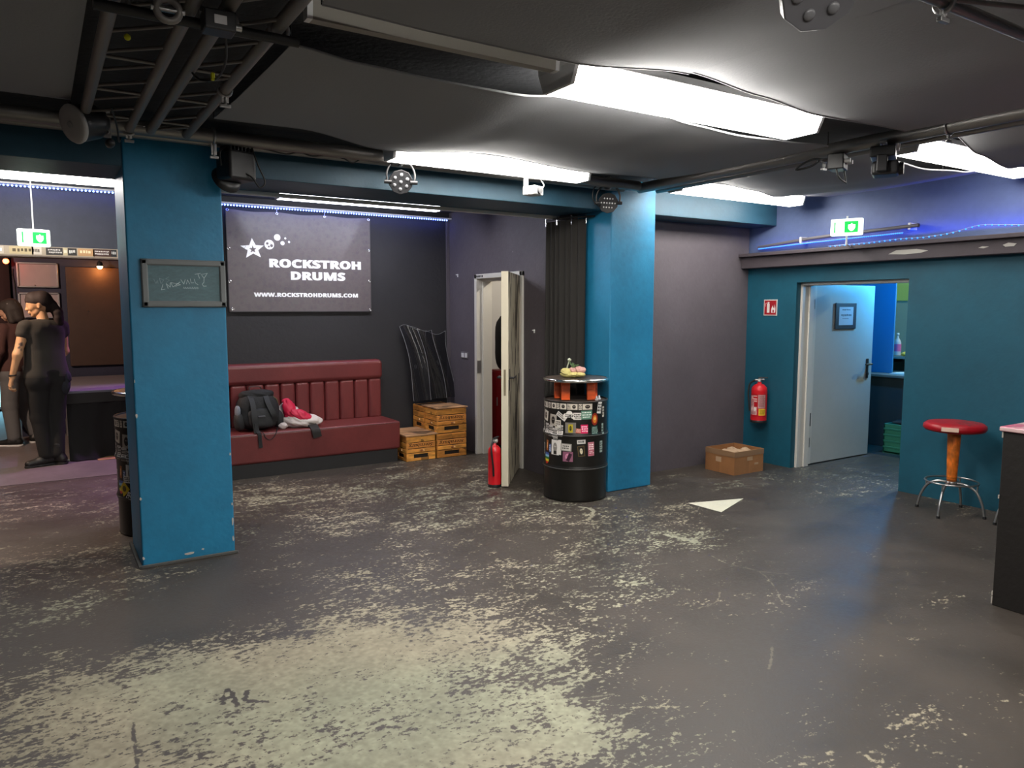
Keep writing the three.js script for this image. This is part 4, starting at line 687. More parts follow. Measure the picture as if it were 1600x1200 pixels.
{
  const o = thing('wrapped_bundle', 'crumpled yellow and pink bundle with a green sprig on the round table top', 'bundle', [3.90, 1.055, -5.16], -.55);
  const yel = std(lin(.55, .48, .17), .7, 0, { bumpMap: bumpFine, bumpScale: .003 }), pink = std(lin(.55, .30, .26), .7, 0, { bumpMap: bumpFine, bumpScale: .003 }), green = std(lin(.10, .18, .07), .7), pale = std(lin(.42, .45, .34), .7);
  obj('yellow_wrap', [tx(blob(.095, .03, .07, 61, .25, 3, 40), -.01, .028, 0), tx(blob(.05, .035, .05, 62, .3, 3.4, 30), -.055, .05, .01), tx(blob(.05, .02, .05, 65, .3, 3.4, 30), .06, .03, .04)], yel, o);
  obj('pink_wrap', [tx(blob(.055, .036, .05, 63, .25, 3, 34), .06, .062, 0), tx(blob(.035, .03, .04, 64, .25, 3, 30), .0, .06, .01)], pink, o);
  obj('stem', [tube([[-.05, .07, 0], [-.045, .1, 0], [-.035, .13, .0], [-.03, .15, 0]], .006, 20, 8), tx(blob(.016, .014, .014, 66, .3, 3, 16), -.028, .155, 0)], pale, o);
  for (let i = 0; i < 12; i++) { const s = new THREE.Shape(); s.moveTo(0, 0); s.quadraticCurveTo(.012, .015, 0, .04); s.quadraticCurveTo(-.012, .015, 0, 0); const g = new THREE.ExtrudeGeometry(s, { depth: .001, bevelEnabled: false }); g.rotateX(rr(-.9, .9)); g.rotateZ(rr(-1.3, 1.3)); g.rotateY(rr(0, 6)); g.translate(rr(-.02, .03), rr(.085, .11), rr(-.02, .02)); obj('leaf', g, green, o); }
}
for (const [x, z, l] of [[4.03, -4.985, 'tiny white figurine on the barrel rim, left of the two under the table top'], [4.085, -5.02, 'tiny white figurine on the barrel rim, right of the two under the table top']]) { const o = thing('small_figurine', l, 'figurine', [x, .864, z], .6); obj('base', bx(-.016, .016, 0, .018, -.012, .012, .006), M.whitePlastic, o); obj('ring', tx(new THREE.TorusGeometry(.011, .005, 8, 16), 0, .026, 0), M.whitePlastic, o); }

// ---------- cardboard box and paper on the floor ----------
{
  const card = std(0xffffff, .75, 0, { map: dataTex(256, (u, v) => { const k = .92 + .16 * fbm(u * 6, v * 6, 3, 401) + .05 * (Math.sin(v * 400) * .5); return [.60 * k, .41 * k, .25 * k]; }, { rep: .6 }), bumpMap: bumpFine, bumpScale: .0006 });
  const o = thing('cardboard_box', 'open brown cardboard box on the floor before the grey panel', 'box', [5.965, 0, -5.13], .0);
  const w = .43, d = .38, h = .235, t = .006;
  obj('side', bx(-w / 2, w / 2, 0.001, h, d / 2 - t, d / 2), card, o); obj('side', bx(-w / 2, w / 2, 0.001, h, -d / 2, -d / 2 + t), card, o);
  obj('side', bx(-w / 2, -w / 2 + t, 0.001, h, -d / 2 + t, d / 2 - t), card, o); obj('side', bx(w / 2 - t, w / 2, 0.001, h, -d / 2 + t, d / 2 - t), card, o);
  obj('bottom', bx(-w / 2 + t, w / 2 - t, 0.001, .006, -d / 2 + t, d / 2 - t), card, o);
  obj('fold_band', [bx(-w / 2 - .002, w / 2 + .002, h - .055, h, d / 2, d / 2 + .004), bx(-w / 2 - .004, -w / 2, h - .055, h, -d / 2, d / 2 + .004)], std(lin(.27, .15, .075), .8), o);
  obj('packing_paper', [tx(blob(.12, .05, .1, 71, .3, 3, 36), -.04, h - .06, 0), tx(blob(.07, .05, .07, 72, .3, 3, 30), .1, h - .055, .06), tx(blob(.06, .04, .06, 73, .3, 3, 30), .08, h - .06, -.1)], std(lin(.48, .33, .21), .8), o);
  obj('tape_label', [bx(-.03, .05, .13, .17, d / 2, d / 2 + .002), bx(.08, .14, .08, .1, d / 2, d / 2 + .002)], std(lin(.45, .28, .16), .6), o);
  obj('tape_label', bx(-w / 2 - .002, -w / 2, .11, .16, -.05, .02), std(lin(.5, .33, .2), .6), o);
  const s = new THREE.Shape(); s.moveTo(4.59, 4.43); s.lineTo(5.11, 4.28); s.lineTo(4.61, 4.08); s.closePath();
  const g = new THREE.ExtrudeGeometry(s, { depth: .002, bevelEnabled: false }); g.rotateX(-Math.PI / 2); g.scale(1, 1, 1); g.translate(0, .002, 0);
  const q = g.attributes.position; // shape y was -z
  tag(obj('paper_triangle', g, std(lin(.66, .63, .50), .8)), 'pale yellowish paper triangle lying on the dark floor', 'paper');
}
// ---------- bar stools ----------
function stool(label, x, z, turn, la) {
  const o = thing('bar_stool', label, 'stool', [x, 0, z], turn);
  const s = obj('seat', lathe([[0, .672], [.18, .672], [.213, .68], [.226, .70], [.222, .725], [.20, .742], [.15, .750], [0, .752]], 56), std(0xffffff, .4, 0, { map: dataTex(256, (u, v) => { const n = fbm(u * 40, v * 14, 4, 501) > .6 && v > .72 && u > .05 && u < .45 ? 1 : 0; return n ? [.42, .22, .2] : [.62, .03, .10]; }, { wrap: true }) }), o);
  obj('seat_patch', tx(new RoundedBoxGeometry(.12, .034, .008, 3, .004), -.01, .709, .2235, 0, -.2), std(lin(.62, .42, .33), .5), s);
  obj('stem', lathe([[0, .26], [.035, .26], [.038, .3], [.05, .67], [0, .67]], 32), std(0xffffff, .4, 0, { map: woodTex(.85, .45, .14, 290, 1) }), o);
  obj('hub', lathe([[0, .225], [.045, .225], [.045, .255], [.036, .265], [0, .265]], 24), M.steel, o);
  for (let i = 0; i < 4; i++) { const a = turn + la + i * Math.PI / 2, c = Math.cos(a), q = Math.sin(a); obj('leg', tube([[0, .245, 0], [c * .09, .25, q * .09], [c * .17, .215, q * .17], [c * .225, .12, q * .225], [c * .25, .008, q * .25]], .0105, 40, 10), M.steel, o); obj('foot', tx(new THREE.CylinderGeometry(.013, .014, .02, 12), c * .25, .01, q * .25), M.blackPlastic, o); }
  obj('foot_ring', tx(new THREE.TorusGeometry(.19, .007, 8, 56), 0, .262, 0, 0, Math.PI / 2), M.steel, o);
  for (let i = 0; i < 4; i++) { const a = turn + la + i * Math.PI / 2; obj('ring_post', rod([Math.cos(a) * .188, .205, Math.sin(a) * .188], [Math.cos(a) * .19, .262, Math.sin(a) * .19], .006), M.steel, o); }
  return o;
}
stool('red topped bar stool with wooden stem standing free before the teal wall', 6.175, -3.08, -1.2, -.15);
stool('bar stool mostly hidden behind the black counter, one steel leg showing', 6.265, -2.515, 0, -.65);
// ---------- bar counter ----------
{
  const o = thing('bar_counter', 'black bar counter with pink and white top cut by the right photo edge', 'counter');
  const bm = std(0xffffff, .55, 0, { map: mottle(.085, .07, .06, .5, 23, 4, .03), bumpMap: bumpPlaster, bumpScale: .002 });
  obj('body', bx(4.42, 5.05, .0, .985, -1.95, .9, .006), bm, o);
  obj('top', bx(4.405, 5.07, .985, 1.012, -1.965, .91, .008), std(0xffffff, .35, 0, { map: dataTex(128, (u, v) => fbm(u * 9, v * 9, 3, 511) > .52 ? [.78, .66, .66] : [.74, .36, .47], { rep: .6 }) }), o);
  obj('kick_board', bx(4.44, 5.03, 0, .06, -1.93, .9), M.black, o);
  for (const [y, w] of [[.97, .02], [.62, .01], [.07, .012], [.03, .02]]) obj('chipped_corner', bx(4.416, 4.42 + w * .3, y - w, y + w, -1.953, -1.947), std(lin(.35, .32, .28), .9), o);
}
// ---------- chalkboard ----------
{
  const o = thing('chalkboard', 'small framed chalkboard with chalk scrawl on the near teal pillar', 'chalkboard', [.797, 1.812, -5.16]);
  const W = .5, H = .3, fm = std(lin(.16, .175, .18), .6);
  const t = canvasTex(1024, 560, (c, w, h) => {
    c.fillStyle = '#5d757c'; c.fillRect(0, 0, w, h); for (let i = 0; i < 800; i++) { c.fillStyle = `rgba(${rnd() < .5 ? '150,170,175' : '30,45,50'},.03)`; c.beginPath(); c.ellipse(rnd() * w, rnd() * h, rr(10, 70), rr(4, 20), rr(-.5, .5), 0, 7); c.fill(); }
    c.lineCap = c.lineJoin = 'round'; const L = (pts, lw = 7, a = .75) => { c.strokeStyle = `rgba(205,222,226,${a})`; c.lineWidth = lw; c.beginPath(); pts.forEach(([x, y], i) => c[i ? 'lineTo' : 'moveTo'](x / 1600 * 1150 - 115, y / 1029 * 800 - 135)); c.stroke(); };
    L([[280, 455], [320, 545], [345, 480], [360, 540]], 7, .3); L([[390, 440], [410, 540]], 7, .35); L([[390, 440], [470, 470], [420, 540]], 6, .35); L([[570, 405], [510, 450], [580, 470], [520, 520]], 6, .3);
    L([[450, 555], [415, 665], [485, 650]], 8); L([[515, 545], [545, 635]], 8); L([[515, 545], [590, 610], [590, 530]], 8); L([[600, 520], [740, 540], [640, 605], [600, 520]], 8); L([[700, 560], [780, 505], [740, 545], [790, 560], [690, 590]], 8); L([[800, 460], [855, 545], [885, 455]], 8); L([[905, 545], [930, 460], [970, 540]], 7); L([[985, 440], [1000, 520], [1050, 515]], 7); L([[1060, 440], [1085, 520], [1135, 555]], 7);
    L([[1080, 345], [1190, 325]], 7); L([[1140, 340], [1170, 425]], 8); L([[1215, 360], [1260, 420], [1330, 320]], 8); L([[1200, 345], [1320, 325]], 6); L([[1260, 420], [1255, 500], [1220, 540], [1240, 580], [1300, 578]], 8);
    for (let x = 840; x < 1120; x += 34) L([[x, 630 + (x - 840) * .04], [x + 14, 600], [x + 26, 636]], 6, .6);
  });
  obj('board', bx(-W / 2 + .03, W / 2 - .03, -H / 2 + .03, H / 2 - .03, -.004, .006), fm, o);
  const pl = new THREE.PlaneGeometry(W - .07, H - .07); pl.translate(0, 0, .0068); obj('chalk_surface', pl, std(0xffffff, .8, 0, { map: t }), o);
  for (const [a, b, c2, d] of [[-W / 2, W / 2, H / 2 - .04, H / 2], [-W / 2, W / 2, -H / 2, -H / 2 + .04], [-W / 2, -W / 2 + .04, -H / 2, H / 2], [W / 2 - .04, W / 2, -H / 2, H / 2]]) { obj('frame_strip', [bx(a, b, c2, d, -.004, .012, .004), bx(a + .004, b - .004, c2 + .004, d - .004, .0, .018, .006)], fm, o); }
}
// ---------- door on the right, with its room ----------
{
  const o = thing('door_2', 'white door with a framed notice standing open on the right', 'door'); o.userData.kind = 'structure'; delete o.userData.category;
  obj('frame', [bx(6.60, 6.78, 0, 1.92, -4.885, -4.855, .003), bx(6.60, 6.78, 1.89, 1.92, -4.88, -3.72, .003), bx(6.60, 6.78, 0, 1.92, -3.745, -3.715, .003)], M.whitePaint, o);
  obj('rebate', [bx(6.70, 6.775, 0, 1.89, -4.86, -4.84, .003)], M.whitePaint, o);
  const leaf = obj('leaf', bx(6.80, 7.885, .012, 1.905, -4.915, -4.87, .004), std(0xffffff, .4, 0, { map: mottle(.72, .72, .70, .08, 24), bumpMap: bumpFine, bumpScale: .0005 }), o);
  obj('leaf_rebate', bx(6.795, 6.84, .012, 1.9, -4.868, -4.862, .002), M.whitePaint, o);
  for (const y of [.25, 1.7]) obj('hinge', tx(new THREE.CylinderGeometry(.011, .011, .1, 12), 6.79, y, -4.853), M.steel, o);
  obj('latch_plate', bx(6.805, 6.82, .42, .56, -4.862, -4.8605), std(lin(.05, .05, .05), .4), o);
  const hd = obj('handle', [bx(7.775, 7.815, .88, 1.1, -4.87, -4.86, .006), rod([7.795, 1.04, -4.86], [7.795, 1.04, -4.815], .011), rod([7.805, 1.04, -4.815], [7.69, 1.04, -4.815], .010), rod([7.795, .93, -4.86], [7.795, .93, -4.852], .016)], M.blackPlastic, o);
  const n = thing('notice', 'black framed notice hanging on the open white door', 'notice', [7.35, 1.575, -4.868]);
  obj('frame', bx(-.185, .185, -.14, .14, 0, .012, .004).scale(1, 1, 1), std(lin(.015, .015, .025), .5), n);
  const t = canvasTex(512, 400, (c, w, h) => { c.fillStyle = '#b9c2cc'; c.fillRect(0, 0, w, h); scribble(c, 110, 40, 300, 50, 1, '#2c3440'); scribble(c, 30, 150, 450, 70, 1, '#3a4450'); scribble(c, 120, 240, 240, 30, 1, '#66707c'); });
  const p = new THREE.PlaneGeometry(.25, .195); p.translate(0, 0, .0125); obj('printed_sheet', p, std(0xffffff, .6, 0, { map: t }), n);
  // room beyond
  const bl = std(lin(.03, .20, .42), .55);
  tag(obj('blue_partition', bx(8.75, 8.775, .87, 2.6, -5.8, -5.14, .003), bl), 'blue lit partition standing on the counter behind the white door', 'partition');
  const c = thing('kitchen_counter', 'dark counter in the room behind the white door', 'counter'); obj('cabinet', bx(8.52, 9.2, 0, .84, -5.8, -3.2, .004), std(lin(.03, .045, .05), .6), c); obj('worktop', bx(8.48, 9.22, .84, .87, -5.82, -3.2, .005), std(lin(.16, .17, .15), .4), c);
  const s = thing('wall_shelf', 'grey shelf with bottles seen through the white door', 'shelf'); obj('shelf_board', bx(9.05, 9.75, 1.03, 1.065, -5.8, -3.4, .004), std(lin(.25, .27, .25), .6), s); for (const z of [-5.6, -4.2]) obj('bracket', bx(9.2, 9.75, .95, 1.03, z - .01, z + .01), M.steel, s);
  function bottle(label, x, z, y, col, lab, hh) { const b = thing('bottle', label, 'bottle', [x, y, z]); obj('body', lathe([[0, 0], [.038, 0], [.042, .01], [.042, hh * .6], [.03, hh * .72], [.014, hh * .82], [.014, hh], [0, hh]], 24), std(col, .25), b); obj('label', lathe([[.043, hh * .2], [.0432, hh * .22], [.0432, hh * .52], [.043, hh * .54]], 24), std(lab, .6), b); obj('cap', lathe([[0, hh], [.016, hh - .02], [.016, hh + .012], [0, hh + .014]], 16), M.whitePlastic, b); return b; }
  bottle('bottle with a pink label on the shelf behind the white door', 9.12, -5.30, 1.066, lin(.55, .5, .5), lin(.6, .12, .3), .27);
  bottle('taller pale bottle on the shelf behind the white door', 9.2, -5.19, 1.066, lin(.5, .55, .55), lin(.6, .6, .6), .33);
  tag(obj('yellow_cloth', tx(blob(.05, .03, .05, 81, .2, 3, 24), 9.10, 1.09, -5.18), std(lin(.65, .5, .08), .8)), 'small yellow cloth on the shelf behind the white door', 'cloth');
  tag(obj('wall_paper_sheet', bx(9.735, 9.748, 1.76, 2.05, -5.8, -5.35, .002), std(lin(.38, .48, .12), .7)), 'yellow green sheet on the wall behind the white door', 'sheet');
  tag(obj('paper_stack', [bx(8.6, 8.85, .871, .883, -5.08, -4.85), bx(8.62, 8.83, .883, .89, -5.06, -4.87)], std(lin(.6, .68, .68), .7)), 'white papers lying on the dark counter behind the white door', 'papers');
  const k = thing('plastic_crate', 'green plastic crate on the floor behind the white door', 'crate', [8.32, 0, -4.66]); const gm = std(lin(.03, .22, .14), .5);
  obj('shell', [bx(-.15, .15, .0, .02, -.2, .2), bx(-.15, -.13, 0, .34, -.2, .2, .005), bx(.13, .15, 0, .34, -.2, .2, .005), bx(-.15, .15, 0, .34, -.2, -.18, .005), bx(-.15, .15, 0, .34, .18, .2, .005)], gm, k); for (const y of [.06, .13, .2, .27]) obj('rib', [bx(-.158, -.148, y, y + .02, -.2, .2, .003), bx(-.15, .15, y, y + .02, .198, .208, .003)], gm, k);
  tag(obj('dark_cloth', tx(blob(.14, .03, .16, 85, .25, 3, 30), 8.32, .36, -4.66), std(lin(.01, .015, .015), .9)), 'dark cloth lying over the green crate', 'cloth');
  // lamps of that room: a blue wall lamp hidden beside the doorway and a weak white one
  const lamp = thing('wall_lamp', 'blue wall lamp inside the room behind the white door', 'lamp', [8.1, 2.1, -4.5]); obj('shade', lathe([[0, .05], [.05, .05], [.055, -.02], [0, -.02]], 24), new THREE.MeshStandardMaterial({ color: 0x1080ff, emissive: 0x0a90ff, emissiveIntensity: 1 }), lamp); obj('cord', rod([0, .05, 0], [0, H_CEIL - 2.1, 0], .005), M.black, lamp);
  const pl = new THREE.PointLight(new THREE.Color(0x00a8ff), 3.2); pl.position.set(8.1, 2.06, -4.5); pl.shadow.radius = 3; pl.castShadow = true; scene.add(pl);
  const lamp2 = thing('ceiling_lamp', 'small ceiling lamp inside the room behind the white door', 'lamp', [9.3, 2.6, -4.2]); obj('shade', lathe([[0, .03], [.06, .03], [.08, 0], [.06, -.03], [0, -.04]], 24), new THREE.MeshStandardMaterial({ color: 0xffffff, emissive: 0xeaffe0, emissiveIntensity: 2 }), lamp2); obj('stem', rod([0, .03, 0], [0, H_CEIL - 2.6, 0], .006), M.black, lamp2);
  const p2 = new THREE.PointLight(0xeaffe0, 3); p2.position.set(9.3, 2.54, -4.2); p2.castShadow = true; scene.add(p2);
}
// ---------- closet behind the narrow door ----------
{
  const o = thing('equipment_bag', 'dark bag on the red cabinet behind the narrow white door', 'bag', [4.75, .925, -7.58]); obj('body', tx(blob(.12, .33, .16, 91, .05, 2, 40, 3.5), 0, .32, 0), std(lin(.02, .02, .022), .7), o); obj('carry_handle', tube([[0, .63, -.06], [0, .68, -.05], [0, .68, .05], [0, .63, .06]], .01, 20, 8), M.black, o);
  const r = thing('red_locker', 'red metal cabinet seen through the narrow white door', 'cabinet'); const rm = std(lin(.42, .012, .02), .4); obj('body', bx(4.6, 4.9, .02, .92, -7.78, -7.36, .01), rm, r); obj('door_panel', bx(4.585, 4.6, .05, .9, -7.56, -7.38, .004), rm, r); obj('door_panel', bx(4.585, 4.6, .05, .9, -7.76, -7.575, .004), rm, r); obj('handle', rod([4.575, .5, -7.54], [4.575, .6, -7.54], .008), M.steel, r);
  const l = thing('closet_lamp', 'small lamp on the closet ceiling behind the narrow door', 'lamp', [5.3, 2.68, -6.6]); obj('shade', lathe([[0, .1], [.09, .1], [.1, .04], [.06, 0], [0, -.01]], 24), new THREE.MeshStandardMaterial({ color: 0xffffff, emissive: 0xfff2dc, emissiveIntensity: 2 }), l);
  const p = new THREE.PointLight(0xfff2dc, 3); p.position.set(5.3, 2.62, -6.6); p.castShadow = true; scene.add(p);
}

// ---------- rear room ----------
{
  const o = thing('sticker_board', 'narrow cream board covered with stickers along the lower edge of the header', 'board');
  obj('board', bx(-4, .945, 2.125, 2.209, -8.15, -7.966, .004), std(lin(.45, .36, .26), .6), o);
  obj('lower_edge', bx(-4, .95, 2.112, 2.127, -8.16, -7.955, .003), std(lin(.18, .13, .10), .5), o);
  const cols = [['#cbbfae', '#fff', 1], ['#c8b48a', '#5a4a30', 1], ['#d6c8b8', '#4a3a2e', 1], ['#3a3430', '#d9d2ca', 2], ['#c9b98f', '#f0ead8', 1], ['#2b2622', '#e8e2da', 1], ['#c69a6a', '#f2e2b8', 1], ['#4a2c22', '#efe6de', 2], ['#26282a', '#d8d4ce', 1]];
  const defs = [[-.3, .14, 0], [-.1, .18, 1], [.015, .075, 2], [.15, .13, 3], [.235, .03, 4], [.29, .07, 5], [.4, .13, 6], [.53, .15, 7], [.625, .05, 8], [.75, .12, 2], [-.5, .16, 3], [-.75, .2, 6]];
  for (const [x, w, k] of defs) { const [bg, ink, rows] = cols[k]; const t = canvasTex(256, 96, (c, cw, ch) => { c.fillStyle = bg; c.fillRect(0, 0, cw, ch); scribble(c, 24, 16, cw - 48, ch - 32, rows, ink); }); obj('sticker', [bx(x - w / 2, x + w / 2, 2.137, 2.203, -7.9655, -7.9635)].map((g) => { const p = g.attributes.position, u = g.attributes.uv; for (let i = 0; i < p.count; i++) u.setXY(i, (p.getX(i) - x) / w + .5, (p.getY(i) - 2.137) / .066); return g; }), std(0xffffff, .6, 0, { map: t }), o); }
}
{ // stage table with black skirt
  const o = thing('stage_table', 'long table under a black skirt in the rear room, lit violet on top', 'table');
  obj('table_top', bx(.18, 2.3, .73, .76, -11.34, -9.36, .006), std(lin(.16, .16, .20), .35), o);
  obj('top_valance', bx(.19, 2.3, .62, .735, -9.375, -9.36, .004), std(lin(.02, .019, .018), .7), o);
  const NX = 120, NY = 24, pos = [], idx = []; const f = (u, v) => { const x = .2 + 2.0 * u, fl = (1 - v) ** 3 * .16; return [x, .012 + .62 * v, -9.37 + .018 * Math.sin(u * 60 + Math.sin(v * 4)) * (1.2 - v * .7) + fl * (.6 + .4 * Math.sin(u * 21))]; };
  for (let j = 0; j <= NY; j++) for (let i = 0; i <= NX; i++) pos.push(...f(i / NX, j / NY));
  for (let j = 0; j < NY; j++) for (let i = 0; i < NX; i++) { const a = j * (NX + 1) + i; idx.push(a, a + 1, a + NX + 2, a, a + NX + 2, a + NX + 1); }
  const g = new THREE.BufferGeometry(); g.setAttribute('position', new THREE.Float32BufferAttribute(pos, 3)); g.setIndex(idx); g.computeVertexNormals();
  obj('skirt', g, std(lin(.012, .012, .012), .95, 0, { side: THREE.DoubleSide }), o);
  for (const x of [.24, 2.24]) for (const z of [-9.5, -11.2]) obj('leg', rod([x, .005, z], [x, .73, z], .022), M.steel, o);
  tag(obj('cardboard_sheet', bx(.46, .9, .005, .012, -9.35, -9.16, .002), std(lin(.42, .24, .10), .8)), 'orange brown cardboard sheet under the black table skirt', 'cardboard');
  tag(obj('paper_scrap', bx(.155, .235, .005, .02, -9.33, -9.29, .004), std(lin(.6, .58, .56), .7)), 'small white scrap on the floor beside the standing woman\'s boot', 'scrap');
}
{ // framed notices, dark brown panel, small lamps
  const bo = thing('wall_panel', 'dark brown panel on the rear wall under the warm spotlight', 'panel'); obj('panel', bx(.32, 2.36, .9, 2.199, -11.4, -11.35, .008), std(0xffffff, .6, 0, { map: mottle(.24, .17, .14, .4, 25, 9) }), bo); for (const x of [.52, .78]) obj('screw', tx(new THREE.SphereGeometry(.009, 10, 6), x * 1.0755, 1.62, -11.348), M.chrome, bo);
  const fr = (label, y0, y1, s) => { const o = thing('poster_case', label, 'poster frame'); obj('backing', bx(-.2, .23, y0 + .01, y1 - .01, -11.4, -11.378), std(0xffffff, .5, 0, { map: mottle(.58, .53, .55, .12, s, 4) }), o); const m = std(lin(.35, .35, .37), .3, .7); for (const q of [[-.21, .24, y1 - .02, y1], [-.21, .24, y0, y0 + .02], [-.21, -.19, y0, y1], [.22, .24, y0, y1]]) obj('frame_strip', bx(q[0], q[1], q[2], q[3], -11.4, -11.355, .004), m, o); obj('lock', tx(new THREE.SphereGeometry(.009, 10, 6), -.02, y0 + .03, -11.375), M.chrome, o); };
  fr('upper grey poster case on the rear wall, above the standing woman', 1.924, 2.242, 26); fr('lower grey poster case on the rear wall, half hidden by the standing woman', 1.532, 1.86, 27);
  const warmM = new THREE.MeshStandardMaterial({ color: 0xffffff, emissive: 0xffc890, emissiveIntensity: 5 });
  const w = thing('picture_lamp', 'small warm spotlight glowing above the brown panel', 'lamp', [.71, 2.209, -11.21]); obj('shade', lathe([[.018, .06], [.03, .05], [.04, 0], [.036, 0], [.02, .045]], 24), M.blackPlastic, w); obj('bulb', tx(new THREE.SphereGeometry(.036, 16, 12), 0, .0, 0), warmM, w); obj('arm', tube([[0, .06, 0], [0, .1, -.03], [0, .1, -.17]], .007, 20, 6), M.blackPlastic, w);
  const pl = new THREE.PointLight(0xffa050, .22); pl.position.set(.71, 2.16, -11.19); pl.castShadow = true; scene.add(pl);
  const r = thing('red_lamp', 'small red glowing lamp at the left edge of the rear room', 'lamp', [-.31, 2.242, -11.24]); obj('bulb', tx(new THREE.SphereGeometry(.034, 16, 12), 0, 0, 0), new THREE.MeshStandardMaterial({ color: 0xffffff, emissive: 0xff5a30, emissiveIntensity: 4 }), r); obj('socket', rod([0, .025, 0], [0, .07, 0], .018), M.blackPlastic, r); obj('arm', tube([[0, .07, 0], [0, .1, -.02], [.06, .1, -.17]], .006, 20, 6), M.blackPlastic, r);
  const p2 = new THREE.PointLight(0xff2a10, .05); p2.position.set(-.32, 2.19, -11.2); p2.castShadow = true; scene.add(p2);
  cable('thin cable with a pale plug hanging left of the poster cases', [[-.25, 2.16, -11.38], [-.255, 2.08, -11.38], [-.24, 1.98, -11.38], [-.235, 1.7, -11.39], [-.235, 1.2, -11.39], [-.235, .5, -11.39]], .006);
  // dark maroon curtain of the passage and a bright screen far behind
  const cur = thing('passage_curtain', 'dark maroon curtain behind the two people at the left edge', 'curtain'); const NX = 60, pos = [], idx = []; for (let j = 0; j <= 4; j++) for (let i = 0; i <= NX; i++) pos.push(-3.4 + 3.1 * i / NX, .85 + 1.93 * j / 4, -11.85 + .04 * Math.sin(i * .9)); for (let j = 0; j < 4; j++) for (let i = 0; i < NX; i++) { const a = j * (NX + 1) + i; idx.push(a, a + 1, a + NX + 2, a, a + NX + 2, a + NX + 1); }
  const g = new THREE.BufferGeometry(); g.setAttribute('position', new THREE.Float32BufferAttribute(pos, 3)); g.setIndex(idx); g.computeVertexNormals(); obj('fabric', g, std(lin(.035, .018, .02), .95, 0, { side: THREE.DoubleSide }), cur); obj('rail', rod([-3.4, 2.77, -11.85], [-.27, 2.77, -11.85], .01), M.black, cur);
  const s = thing('bright_screen', 'small cyan white glowing screen low behind the people at the left edge', 'screen', [-.62, 0, -14.6]); obj('stand', bx(-.3, .3, 0, .04, -.1, .1), M.black, s); obj('housing', bx(-.34, .2, .04, .5, -.05, 0, .01), M.black, s); obj('display', bx(-.32, .18, .06, .48, 0, .004), new THREE.MeshStandardMaterial({ color: 0x88ccdd, emissive: 0x9fe6ff, emissiveIntensity: 1.1 }), s);
  const l = new THREE.RectAreaLight(0x9fe6ff, 1.1, .5, .42); l.position.set(-.69, .27, -14.58); scene.add(l); l.lookAt(-.69, .27, -10);
  // violet wash from a stage lamp behind the near pillar, and a weak white room lamp
  const v = thing('violet_stage_lamp', 'violet stage lamp on the rear room ceiling behind the header', 'lamp', [1.25, 2.6, -9.65]); obj('shade', lathe([[0, .1], [.07, .1], [.08, 0], [0, .02]], 24), M.blackPlastic, v); obj('lens', tx(new THREE.SphereGeometry(.06, 16, 10).scale(1, .4, 1), 0, .0, 0), new THREE.MeshStandardMaterial({ color: 0xffffff, emissive: 0xb040ff, emissiveIntensity: 2 }), v); obj('stem', rod([0, .1, 0], [0, .18, 0], .01), M.steel, v);
  const pv = new THREE.SpotLight(0xe090ff, 5, 0, .62, .6); pv.position.set(1.25, 2.5, -9.62); pv.target.position.set(.6, 0, -8.75); pv.castShadow = true; scene.add(pv, pv.target);
  const cl = thing('rear_room_lamp', 'round ceiling lamp of the rear room hidden behind the header', 'lamp', [-1.2, 2.68, -8.75]); obj('shade', lathe([[0, .1], [.12, .1], [.13, .05], [.09, 0], [0, -.01]], 24), new THREE.MeshStandardMaterial({ color: 0xffffff, emissive: 0xfff0e0, emissiveIntensity: 2 }), cl);
  const pc = new THREE.PointLight(0xffdcc0, 8); pc.position.set(-1.2, 2.62, -8.75); pc.castShadow = true; scene.add(pc);
}

// ---------- people ----------
function field(bones, half, res, center, k = .03) {   // smooth union of tapered capsules -> mesh, in the bones' own space
  const mc = new MarchingCubes(res, new THREE.MeshBasicMaterial(), false, false, 400000); mc.isolation = 0;
  const n = mc.size, hs = mc.halfsize, B = bones.map(([a, b, r1, r2]) => { const d = [b[0] - a[0], b[1] - a[1], b[2] - a[2]]; return [a, d, d[0] * d[0] + d[1] * d[1] + d[2] * d[2] || 1e-9, r1, (r2 ?? r1) - r1]; });
  for (let z = 0; z < n; z++) for (let y = 0; y < n; y++) for (let x = 0; x < n; x++) {
    const px = (x - hs) / hs * half + center[0], py = (y - hs) / hs * half + center[1], pz = (z - hs) / hs * half + center[2]; let s = 9;
    for (const [a, d, l, r, dr] of B) { const ux = px - a[0], uy = py - a[1], uz = pz - a[2]; let t = (ux * d[0] + uy * d[1] + uz * d[2]) / l; t = t < 0 ? 0 : t > 1 ? 1 : t; const ex = ux - t * d[0], ey = uy - t * d[1], ez = uz - t * d[2], q = Math.sqrt(ex * ex + ey * ey + ez * ez) - r - dr * t; if (q < s + k) { const h = Math.max(k - Math.abs(q - s), 0) / k; s = Math.min(q, s) - h * h * k * .25; } }
    mc.field[x + y * n + z * n * n] = -s;
  }
  mc.update(); const c = mc.count, pos = new Float32Array(c * 3); for (let i = 0; i < c; i++) for (let a = 0; a < 3; a++) pos[3 * i + a] = mc.positionArray[3 * i + a] * half + center[a];
  let g = new THREE.BufferGeometry(); g.setAttribute('position', new THREE.BufferAttribute(pos, 3)); g = mergeVertices(g, 1e-4); g.computeVertexNormals(); return g;
}
